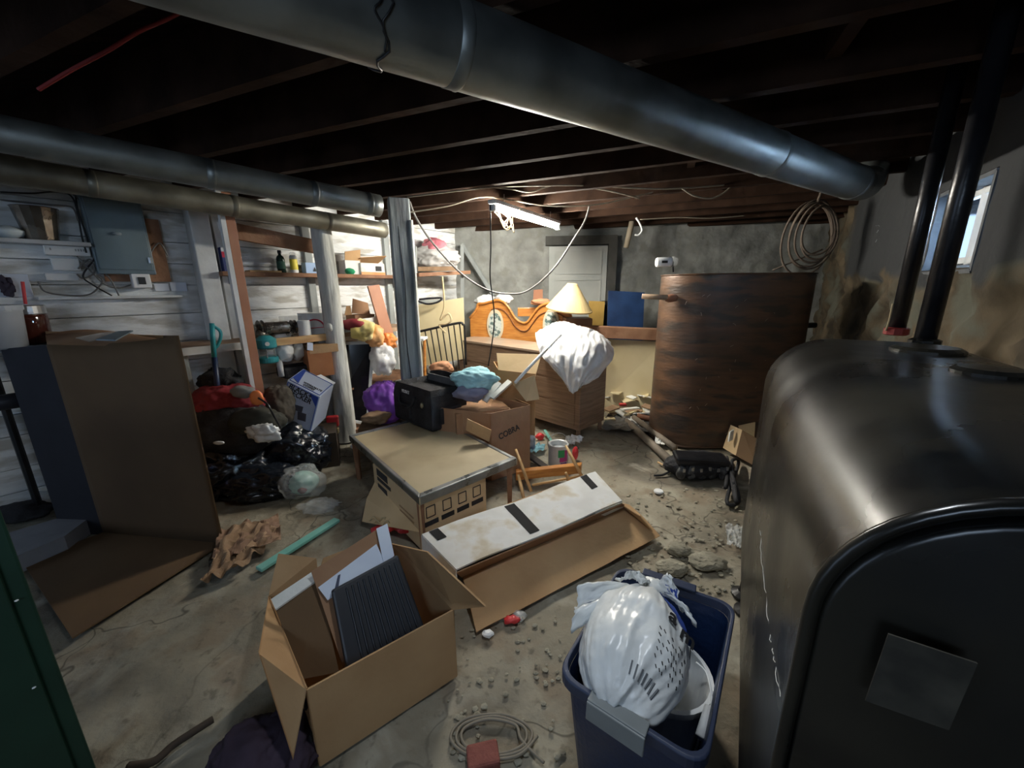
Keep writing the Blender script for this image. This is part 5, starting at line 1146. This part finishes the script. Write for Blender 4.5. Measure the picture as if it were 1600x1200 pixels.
# ============================================================ CENTRE BACK
# dresser
fr_, flf = Vector((.645, 3.50, 0)), Vector((-.70, 4.86, 0)); dd_ = (flf-fr_).normalized(); nbk = Vector((-dd_.y, dd_.x, 0)); nbk = nbk if nbk.y > 0 else -nbk
DZ0, DZ1 = .10, .835; dep = .44
t = thing('dresser', (fr_+flf)/2+nbk*.2, 'long low wood grain dresser standing under the strip light', 'dresser')
MB().hexa([p+UPZ*z for z in (DZ0, DZ1-.025) for p in (fr_, flf, flf+nbk*dep, fr_+nbk*dep)]).build('carcass', walnut, t, bevel=.004)
ov = .015
MB().hexa([p+UPZ*z for z in (DZ1-.025, DZ1) for p in (fr_-nbk*ov-dd_*ov, flf-nbk*ov+dd_*ov, flf+nbk*dep+dd_*ov, fr_+nbk*dep-dd_*ov)]).build('top', mat('light_laminate_top', (.34, .25, .18), (.44, .34, .25), .35, scale=3), t, bevel=.004)
for i in range(3):
    for j in range(3):
        a_ = fr_+dd_*(.06+i*.61)-nbk*.006; b_ = fr_+dd_*(.62+i*.61)-nbk*.006; z0, z1 = DZ0+.04+j*.225, DZ0+.24+j*.225
        dr_ = MB().hexa([p+UPZ*z for z in (z0, z1) for p in (a_, b_, b_+nbk*.012, a_+nbk*.012)]).build('drawer', walnut, t, bevel=.003)
for p in (fr_+dd_*.03+nbk*.03, flf-dd_*.03+nbk*.03, fr_+dd_*.03+nbk*(dep-.03), flf-dd_*.03+nbk*(dep-.03)):
    MB().box(p+UPZ*DZ0/2, (.035, .035, DZ0)).build('leg', walnut, t)
# headboard
pts = [(735, 535), (734, 497), (744, 484), (747, 475), (757, 474), (768, 471), (778, 469), (788, 473), (797, 484), (805, 497), (815, 504), (824, 503), (833, 491), (842, 480), (852, 475), (862, 474), (874, 478), (887, 486), (893, 497), (896, 520), (896, 540)]
def hbp(px, py, off=0): return PL(px, py, (-.56, 5.10, 0), (-.33, -1, 0), off)
t = thing('headboard', hbp(815, 560), 'carved orange oak headboard with two painted ovals behind the dresser', 'headboard')
poly = [hbp(x, y) for x, y in pts]; poly += [Vector((poly[-1].x, poly[-1].y, .0)), Vector((poly[0].x, poly[0].y, .0))]
hn = Vector((-.33, -1, 0)).normalized()
MB().prism(poly, -hn*.05).build('panel', orangew, t, bevel=.008)
edge = [hbp(x, y, .012) for x, y in pts[1:-1]]; MB().tube(smooth_curve(edge, 3), .016, 8).build('moulding', orangew, t, smooth=True)
ined = [hbp(x, y+13, .01) for x, y in pts[5:-3]]; MB().tube(smooth_curve(ined, 3), .007, 6).build('moulding', mat('dark_oak_line', (.2, .07, .02)), t, smooth=True)
for cx_ in (774, 861):
    c_ = hbp(cx_, 508, .008); ex = hbp(cx_+10, 508, .008)-c_; ez = UPZ
    w1, h1 = (13/10)*ex.length, .20
    def ov_(k, off=0): return [c_+ex.normalized()*w1*k*math.cos(2*math.pi*i/32)+ez*h1*k*math.sin(2*math.pi*i/32)+hn*off for i in range(32)]
    o_ = MB().prism(ov_(1.0), hn*.008).build('oval_plaque', mat('cream_oval', (.62, .55, .40), rough=.5), t)
    MB().prism(ov_(.78, .009), hn*.004).build('painted_scene', mat('grey_green_scene', (.10, .16, .15), (.55, .6, .56), .5, scale=22, detail=6, lo=.45, hi=.55), o_)
# wooden crate, cloths behind the headboard
tag(MB().box(D(842, 487, 5.05), (.55, .12, .11)).build('wooden_crate', orangew, bevel=.006), 'light wooden rail behind the dip of the headboard', 'rail')
tag(MB().blob(hbp(760, 469, -.14), (.13, .07, .06), 51, .3, 3, sub=4).build('white_towel', whitep, smooth=True), 'white towel showing above the left arch of the headboard', 'towel')
tag(MB().blob(hbp(787, 467, -.12), (.10, .07, .06), 52, .3, 3, sub=4).build('white_tissue', whitep, smooth=True), 'crumpled white paper behind the middle of the headboard', 'paper')
tag(MB().blob(hbp(845, 472, -.14), (.12, .07, .04), 53, .25, 3, sub=4).build('peach_cloth', mat('peach_cloth', (.55, .28, .15), rough=.8), smooth=True), 'peach cloth behind the right arch of the headboard', 'cloth')
tag(MB().quad(D(834, 453, 5.15), D(848, 452, 5.15), D(848, 468, 5.15), D(833, 468, 5.15), .02).build('brown_book', redw), 'small reddish brown block left of the lampshade', 'block')
# lampshade on a dark cabinet
lc = D(889, 479, 4.45); axl = Vector((.10, -.12, 1)).normalized()
t = thing('lampshade', lc, 'large conical parchment lampshade tilted on a dark cabinet', 'lampshade')
MB().lathe([(.262, 0), (.262, .006), (.065, .27), (.055, .285), (.0, .288)], lc-UPZ*.03, axl, 40).build('shade', shade, t, smooth=False)
MB().lathe([(.264, -.006), (.266, .006), (.262, .01)], lc-UPZ*.03, axl, 40).build('trim', mat('tan_trim', (.5, .36, .16)), t)
ct = D(903, 494, 4.5); tag(MB().box((ct.x, 4.55, ct.z/2-.02), (.30, .3, ct.z-.0)).build('corner_cabinet', mat('dark_wood', (.11, .055, .03), (.17, .09, .05), .5, scale=4, stretch=(1, 1, .3)), bevel=.005), 'dark wooden cabinet under the conical lampshade', 'cabinet')
# panels at the back wall
def flat(name, pxs, Y, th, m_, label, cat):
    p = [D(x, y, Y) for x, y in pxs]; return tag(MB().quad(*p, th).build(name, m_, bevel=.002), label, cat)
flat('yellow_board', ((920, 470), (945, 471), (940, 540), (920, 540)), 4.95, .02, mat('ochre_board', (.48, .30, .07), (.56, .36, .1), .5), 'ochre yellow board between the lampshade and the blue panel', 'board')
flat('black_board', ((940, 470), (950, 470), (950, 545), (938, 545)), 5.02, .04, blackm, 'narrow black board left of the dark blue panel', 'board')
flat('blue_board', ((950, 454), (1007, 457), (1003, 540), (948, 540)), 4.85, .02, navyb, 'glossy dark blue panel leaning near the back wall', 'panel')
wa2, wb2 = D(908, 517, 4.45), D(1040, 523, 4.35)
t = thing('wooden_beam', lerp(wa2, wb2, .5), 'brown timber beam lying above the cream board', 'beam')
board(MB(), wa2, wb2, .13, .12).build('beam', brownw, t, bevel=.006)
t = tag(MB().quad(D(915, 528, 4.5), D(1036, 534, 4.35), Vector((D(1030, 640, 4.28).x, 4.28, .0)), Vector((D(930, 630, 4.45).x, 4.45, .0)), .03).build('cream_board', cream), 'large cream board standing under the brown beam', 'board')
# plastic sheet over the dresser corner
t = thing('plastic_sheet', P(895, 540, .84), 'crumpled translucent white plastic draped over the right end of the dresser', 'plastic sheet')
m = MB()
SQ = [[(836, 520), (862, 506), (880, 503), (905, 510), (932, 519), (952, 535)],
      [(838, 535), (862, 528), (885, 528), (908, 528), (935, 532), (958, 550)],
      [(845, 555), (864, 558), (886, 556), (912, 556), (936, 556), (952, 566)],
      [(862, 574), (874, 582), (889, 586), (910, 584), (926, 580), (934, 588)],
      [(878, 592), (884, 602), (893, 614), (903, 608), (908, 602), (914, 600)]]
YY = [[3.75, 3.9, 3.9, 3.8, 3.9, 3.95], [3.55, 3.62, 3.65, 3.6, 3.65, 3.8], [3.44, 3.44, 3.43, 3.40, 3.5, 3.72], [3.42, 3.40, 3.38, 3.36, 3.48, 3.6], [3.42, 3.40, 3.37, 3.37, 3.43, 3.5]]
G = [[D(*SQ[j][i], YY[j][i]) for i in range(6)] for j in range(5)]
def cr1(p, t_):
    n = len(p)-1; x = min(t_*n, n-1e-6); i = int(x); s_ = x-i; p0, p1, p2, p3 = p[max(i-1, 0)], p[i], p[i+1], p[min(i+2, n)]
    return .5*((2*p1)+(p2-p0)*s_+(2*p0-5*p1+4*p2-p3)*s_*s_+(3*p1-p0-3*p2+p3)*s_**3)
def shf(u, v):
    p = cr1([cr1(r_, u) for r_ in G], v); k = 1-2*abs(noise.noise(Vector((u*7+2*v, v*2.2, 3)))); k2 = 1-2*abs(noise.noise(Vector((u*15, v*6, 9))))
    return p+Vector((0, -.045*k-.018*k2, .012*k2))
m.grid(shf, 70, 54).build('sheet', plast, t, smooth=True, solid=.002)
tag(MB().tube([D(805, 598, 2.85), D(835, 565, 3.0), D(876, 523, 3.22)], .013, 12).build('white_tube', whitep, smooth=True), 'slim white tube leaning from the open box up to the plastic sheet', 'tube')
# bed frame, cream panel and shelf at the left back
flat('painted_board', ((640, 478), (724, 465), (728, 560), (645, 575)), 4.75, .02, cream, 'cream panel leaning behind the black bed frame', 'panel')
t = thing('bed_frame', D(690, 560, 4.45), 'black metal bed frame headboard leaning behind the square post', 'bed frame')
ba, bb_ = [D(x, y, 4.45) for x, y in ((650, 520), (660, 517), (715, 505), (723, 507), (726, 514), (728, 570))], None
MB().tube(smooth_curve(ba, 4), .014, 8).build('top_rail', blackm, t, smooth=True)
for k in range(8):
    u = k/7; MB().tube([D(655+u*63, 519-u*12.5, 4.45), D(668+u*58, 585-u*10, 4.40)], .008, 6).build('bar', blackm, t)
t = thing('wall_rack', D(682, 430, 4.95), 'small wooden wall rack in the left back corner holding a sack', 'rack')
q0, q1 = D(646, 430, 4.75), D(725, 426, 5.15)
board(MB(), q0, q1, .04, .34, (0, 0, 1)).build('shelf_board', brownw, t)
for px in (648, 722):
    Yp = 4.72 if px < 700 else 5.12; board(MB(), D(px, 385, Yp), D(px+1, 500, Yp), .04, .05, (1, 0, 0)).build('upright', greyw, t)
MB().box(D(684, 475, 5.0), (.5, .02, .1)).build('lower_board', greyw, t)
t = thing('laundry_sack', D(683, 412, 4.9), 'white printed sack with pink cloth on top on the wall rack', 'sack')
MB().blob(D(682, 402, 4.92), (.27, .15, .13), 61, .2, 3, sub=5).build('sack', mat('dull_white_sack', (.42, .41, .40), (.55, .54, .53), .7), t, smooth=True)
MB().blob(D(680, 385, 4.90), (.13, .10, .09), 62, .25, 3, sub=4).build('pink_cloth', pinkc, t, smooth=True)
MB().box(D(683, 420, 4.78), (.45, .02, .05)).build('tan_edge', kraft, t)
cable('rope_hank', [D(x, y, 4.3) for x, y in ((691, 432), (693, 455), (694, 480), (688, 500), (700, 490), (705, 500), (697, 506), (686, 508), (696, 520))], .010, rope, 'knotted rope hanging in front of the cream panel', 'rope')
cable('dark_strap', [D(x, y, 4.6) for x, y in ((652, 470), (668, 475), (684, 472), (690, 466), (675, 466), (655, 468))], .012, black, 'dark curved strap above the cream panel', 'strap')
t = thing('wooden_stool', D(657, 575, 4.0), 'orange wooden stool beside the square post', 'stool')
MB().box(D(655, 529, 4.0), (.14, .2, .025)).build('seat', whitep, t, bevel=.006)
for px in (651, 663): MB().tube([D(px, 531, 3.95), D(px+1, 600, 3.9)], .016, 8).build('leg', orangew, t)
tag(MB().blob(D(690, 575, 3.7), (.10, .07, .06), 63, .25, 3, sub=4).build('wicker_basket', mat('terracotta', (.45, .2, .1), (.52, .26, .14), .7), smooth=True), 'terracotta coloured lumpy bundle in front of the bed frame', 'bundle')
# purple bag
tag(MB().blob(D(602, 630, 3.35), (.17, .14, .19), 64, .16, 2.8, sub=5, folds=.04).build('purple_bag', purple, smooth=True), 'bulging purple plastic bag left of the black tool bag', 'bag')
tag(MB().blob(D(588, 652, 3.2), (.10, .07, .05), 65, .35, 3, sub=4).build('brown_paper_bag', kraft, smooth=True), 'crumpled brown paper bag in front of the purple bag', 'paper bag')
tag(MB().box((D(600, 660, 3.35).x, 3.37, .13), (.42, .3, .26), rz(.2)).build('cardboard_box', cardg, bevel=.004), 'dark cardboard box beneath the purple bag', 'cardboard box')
p = P(556, 700); tag(MB().blob(p+UPZ*.02, (.05, .03, .02), 66, .3, 3, sub=3, floor=0).build('white_sneaker', whitep, smooth=True), 'small white scrap at the foot of the log post', 'scrap')
t = thing('red_packet', D(535, 660, 3.3), 'red and yellow packet behind the foot of the log post', 'packet')
MB().box(D(520, 658, 3.28), (.10, .05, .10), rz(.2)).build('packet', redp, t, bevel=.01); MB().box(D(519, 673, 3.25), (.11, .05, .045), rz(.2)).build('yellow_base', yellow, t)

# ============================================================ RIGHT BACK FLOOR
random.seed(33)
for k in range(34):
    px, py = random.uniform(938, 1024), random.uniform(628, 668); c_ = P(px, py, .0); c_.z = .015+.0035*k+max(0, c_.y-3.9)*.25
    Mr = rz(random.uniform(0, 3.1)) @ Matrix.Rotation(random.uniform(-.5, .5), 3, 'X')
    tag(MB().box(c_, (random.uniform(.12, .24), random.uniform(.05, .14), .012), Mr).build('paper_scrap', random.choice((paperw, cream, paperw, cream, kraft))), 'scrap of paper in the heap under the cream board', 'paper', 'paper scraps heaped under the cream board')
tag(MB().box(P(973, 632, .22), (.07, .05, .02)).build('red_card', redp), 'small red card on top of the paper heap', 'card')
tag(MB().tube([P(972, 652, .05), P(1045, 718, .04)], .035, 12).build('iron_pipe', mat('old_grey_pipe', (.20, .16, .12), (.30, .25, .19), .7, bump=.3), smooth=True), 'old thick iron pipe lying towards the black tool pouch', 'pipe')
tag(MB().tube([P(990, 652, .10), P(1055, 700, .05)], .028, 12).build('iron_pipe', MATS['old_grey_pipe'], smooth=True), 'thinner pipe lying beside the thick iron pipe', 'pipe')
tag(MB().tube([P(996, 650, .12), P(1040, 660, .10)], .03, 12).build('rusty_pipe', MATS['rust_elbow'], smooth=True), 'short rusty pipe at the foot of the brown tank', 'pipe')
crump_sheet('dark_plastic', [P(940, 672, .03), P(1030, 680, .03), P(1030, 650, .05), P(950, 648, .05)], 8, .06, mat('grey_film', (.10, .095, .085), rough=.5), 'crumpled grey film under the pipes', 'film')
crump_sheet('white_napkin', [P(1022, 695, .03), P(1038, 697, .03), P(1041, 684, .05), P(1024, 683, .05)], 9, .03, paperw, 'crumpled white napkin next to the pipes', 'paper')
tag(MB().tube([P(1028, 722, .01), P(1048, 733, .01)], .008, 6).build('wood_stick', wood), 'thin yellow stick left of the black tool pouch', 'stick')
cable('black_strap', [P(1022, 743, .01), P(1035, 742, .01), P(1050, 735, .03)], .009, black, 'thin black strap lying left of the black tool pouch', 'strap')
# tool pouch bag
c_ = P(1098, 752); t = thing('tool_pouch', c_, 'wide black tool pouch with pockets on the floor before the brown tank', 'bag')
MB().blob(c_+Vector((0, .12, .08)), (.24, .13, .10), 71, .10, 3, sub=5, floor=0).build('body', black, t, smooth=True)
MB().hexa([c_+Vector(v_) for v_ in ((-.21, .0, .13), (.20, -.02, .11), (.20, .12, .15), (-.20, .14, .17), (-.22, .0, .19), (.20, -.01, .16), (.19, .12, .19), (-.20, .14, .21))]).build('top_flap', blackp, t, bevel=.02)
for k in range(5): MB().blob(c_+Vector((-.17+.08*k, .005, .07)), (.034, .02, .05), 72+k, .2, 3, sub=3, floor=0).build('pocket', mat('grey_black_pocket', (.02, .02, .02), (.12, .12, .12), .5, scale=20), t, smooth=True)
m = MB()
for k in range(6): m.box(c_+Vector((-.16+.065*k, -.018, .10+.01*(k % 2))), (.02, .012, .03))
m.build('buckle', steel, t, bevel=.003)
m = MB(); random.seed(44); pz_ = [P(1148, 765, .02)]
for k in range(12): pz_.append(P(random.uniform(1132, 1168), random.uniform(715, 785), random.uniform(.02, .12)))
tag(MB().tube(smooth_curve(pz_, 5), .013, 7).build('strap_tangle', black, smooth=True), 'tangle of black straps right of the tool pouch', 'strap')
t = thing('carton_scraps', P(1160, 715), 'torn tan cardboard box between the tool pouch and the black tank', 'cardboard box')
MB().quad(P(1130, 700, .05), P(1142, 664, .24), P(1160, 672, .24), P(1150, 712, .05), .008).build('flap', card2, t); MB().quad(P(1150, 658, .26), P(1180, 660, .26), P(1178, 690, .12), P(1158, 676, .18), .008).build('flap', card2, t)
MB().quad(P(1150, 712, .05), P(1160, 672, .24), P(1182, 685, .2), P(1182, 730, .02), .008).build('panel', cardg, t)
MB().quad(P(1140, 675, .225), P(1146, 671, .235), P(1144, 687, .155), P(1138, 690, .15), .012).build('label', paperw, t)
# rocks, bottle cap, bits
for (px, py, s_, lab) in ((1062, 862, .065, 'flat pale stone, left of three by the blue bin'), (1105, 880, .085, 'largest pale stone, right of three by the blue bin'), (1048, 890, .07, 'brown stone nearest the rim of the blue bin')):
    p = P(px, py); tag(MB().blob(p+UPZ*.012, (s_, s_*.75, .03), int(px), .25, 2.2, .5, sub=4, floor=-.005).build('stone', stone, smooth=False), lab, 'stone')
p = P(1029, 769); tag(MB().lathe([(.032, 0), (.034, .006), (.03, .014), (0, .016)], p, seg=20).build('jar_lid', whitep), 'round white lid lying on the floor before the tool pouch', 'lid')
random.seed(77); m = MB()
for k in range(330):
    if k < 250: px, py = random.uniform(980, 1160), random.uniform(760, 925)
    elif k < 130: px, py = random.uniform(180, 400), random.uniform(960, 1190)
    else: px, py = random.uniform(700, 880), random.uniform(960, 1190)
    p = P(px, py); s_ = random.uniform(.004, .014); m.blob(p-UPZ*.003, (s_, s_*.8, s_*.4), k, .3, 2, sub=1)
tag(m.build('gravel', stone), 'fine gravel and crumbs of concrete scattered over the floor', 'gravel', kind='stuff')
cable('cord_coil', [P(770+70*math.cos(a/10*2*math.pi*1.6)*(1-a*.018), 1150+38*math.sin(a/10*2*math.pi*1.6)*(1-a*.018), .008) for a in range(0, 20)]+[P(850, 1192, .008)], .005, cablew, 'dusty coil of cord lying on the floor at the bottom centre', 'cord')
p = P(755, 1192); tag(MB().box(p+UPZ*.02, (.10, .07, .045), rz(.2)).build('brick', mat('brick_red', (.20, .06, .05), (.27, .09, .07), .9, bump=.4, scale=14), bevel=.008), 'broken dull red brick at the bottom centre edge', 'brick')
t = thing('snack_wrapper', P(800, 965), 'small red and clear wrapper on the floor right of the foreground box', 'wrapper')
MB().blob(P(800, 968, .012), (.03, .018, .012), 3, .4, 4, sub=3, floor=0).build('red_part', redp, t, smooth=True); MB().blob(P(812, 962, .012), (.03, .02, .015), 4, .4, 4, sub=3, floor=0).build('clear_part', clear, t, smooth=True)
tag(MB().blob(P(762, 990, .01), (.022, .015, .012), 7, .3, 3, sub=2, floor=0).build('plaster_chip', whitep), 'white plaster chip beside the long carton flap', 'chip')
crump_sheet('plastic_pouch', [P(1136, 855, .02), P(1162, 862, .02), P(1166, 825, .03), P(1132, 822, .03)], 12, .04, clear, 'clear plastic pouch on the floor beside the tank leg', 'pouch')
# paint can, chair, teal stick, litter
p = P(873, 737); p = P(874, 733); p.z = 0
t = thing('paint_can', p, 'white paint can with coloured label and wire bail behind the wooden chair', 'paint can')
pc_ = Vector((p.x, p.y+.085, 0))
MB().lathe([(.082, 0), (.084, .004), (.084, .185), (.087, .19), (.084, .195), (.070, .190), (.068, .15), (0, .15)], pc_, seg=32).build('can', mat('white_tin', (.55, .56, .56), (.68, .69, .68), .35, .2), t, smooth=False)
def canp(a, z, r_=.0855): return pc_+Vector((r_*math.sin(a), -r_*math.cos(a), z))
for a0_, a1_, z0, z1, mm, nm in ((.0, .9, .06, .16, mat('magenta_label', (.45, .05, .22)), 'magenta_label'), (-.15, .5, .10, .165, mat('green_label', (.05, .35, .12)), 'green_label'), (.1, .8, .02, .055, mat('violet_label', (.2, .1, .4)), 'violet_label')):
    MB().grid(lambda u, v: canp(a0_+(a1_-a0_)*u, z0+(z1-z0)*v, .0858+(.0008 if 'green' in nm else 0)), 8, 2).build(nm, mm, t)
MB().tube(smooth_curve([pc_+Vector((-.086, 0, .16)), pc_+Vector((-.09, .0, .22)), pc_+Vector((-.03, .02, .27)), pc_+Vector((.05, .02, .26)), pc_+Vector((.086, 0, .17))], 6), .0025, 6).build('bail', steel, t, smooth=True)
t = thing('wooden_chair', P(860, 760), 'small orange wooden chair lying on its side behind the white carton lid', 'chair')
s1, s2 = P(806, 738, .12), P(908, 727, .12)
MB().hexa([p_+v_ for v_ in (Vector((0, 0, -.07)), Vector((0, 0, 0))) for p_ in (s1, s2, s2+Vector((.02, .06, 0)), s1+Vector((0, .06, 0)))]).build('seat_rail', orangew, t, bevel=.006)
for (a_, b_) in (((806, 702, .30), (830, 768, .06)), ((884, 696, .30), (911, 748, .10)), ((810, 742, .14), (818, 778, .05)), ((884, 738, .16), (892, 762, .04))):
    MB().tube([P(*a_), lerp(P(*a_), P(*b_), .5), P(*b_)], [.009, .013, .011], 12).build('leg', wood, t, smooth=True)
MB().tube([P(832, 758, .09), P(912, 743, .11)], .009, 10).build('stretcher', wood, t, smooth=True)
tag(board(MB(), P(851, 672, .05), P(864, 693, .02), .03, .012, (1, 0, 0)).build('teal_strip', mint, bevel=.003), 'short mint strip on the floor behind the paint can', 'strip')
tag(MB().blob(P(844, 682, .03), (.04, .03, .03), 81, .3, 3, sub=3, floor=0).build('red_scrap', redp, smooth=True), 'red plastic scrap left of the short mint strip', 'scrap')
tag(MB().blob(P(899, 708, .06), (.025, .03, .06), 82, .1, 3, sub=3, floor=0).build('red_bottle', redp, smooth=True), 'red plastic bottle right of the paint can', 'bottle')
crump_sheet('white_tissue', [P(882, 696, .03), P(905, 694, .03), P(912, 685, .05), P(885, 684, .05)], 15, .05, whitep, 'crumpled white tissue behind the red bottle', 'tissue')
tag(MB().blob(P(820, 692, .09), (.08, .07, .09), 83, .3, 3.5, sub=4, floor=0).build('blue_white_bag', mat('blue_white_film', (.12, .18, .30), (.60, .64, .70), .4, scale=9), smooth=True), 'blue and white plastic bag right of the lettered brown box', 'bag')
crump_sheet('blue_film', [P(820, 712, .02), P(850, 705, .02), P(852, 695, .04), P(825, 698, .04)], 16, .04, ltblue, 'small light blue plastic film on the floor', 'film')
tag(board(MB(), P(822, 708, .05), P(852, 730, .02), .06, .02, (1, 1, 0)).build('dark_plank', mat('dark_plank', (.06, .05, .045), rough=.8)), 'short dark plank left of the paint can', 'plank')
# red-tagged small white string web near the window
m = MB(); random.seed(51)
for k in range(7):
    a_ = D(1378+random.uniform(-8, 4), 352+random.uniform(-4, 4), 3.2); m.tube([a_, a_+Vector((random.uniform(-.05, .12), 0, random.uniform(-.16, .03)))], .0012, 4)
tag(m.build('cobweb', mat('cobweb', (.7, .72, .75), rough=.8)), 'pale cobweb strands hanging in the corner left of the window', 'cobweb')
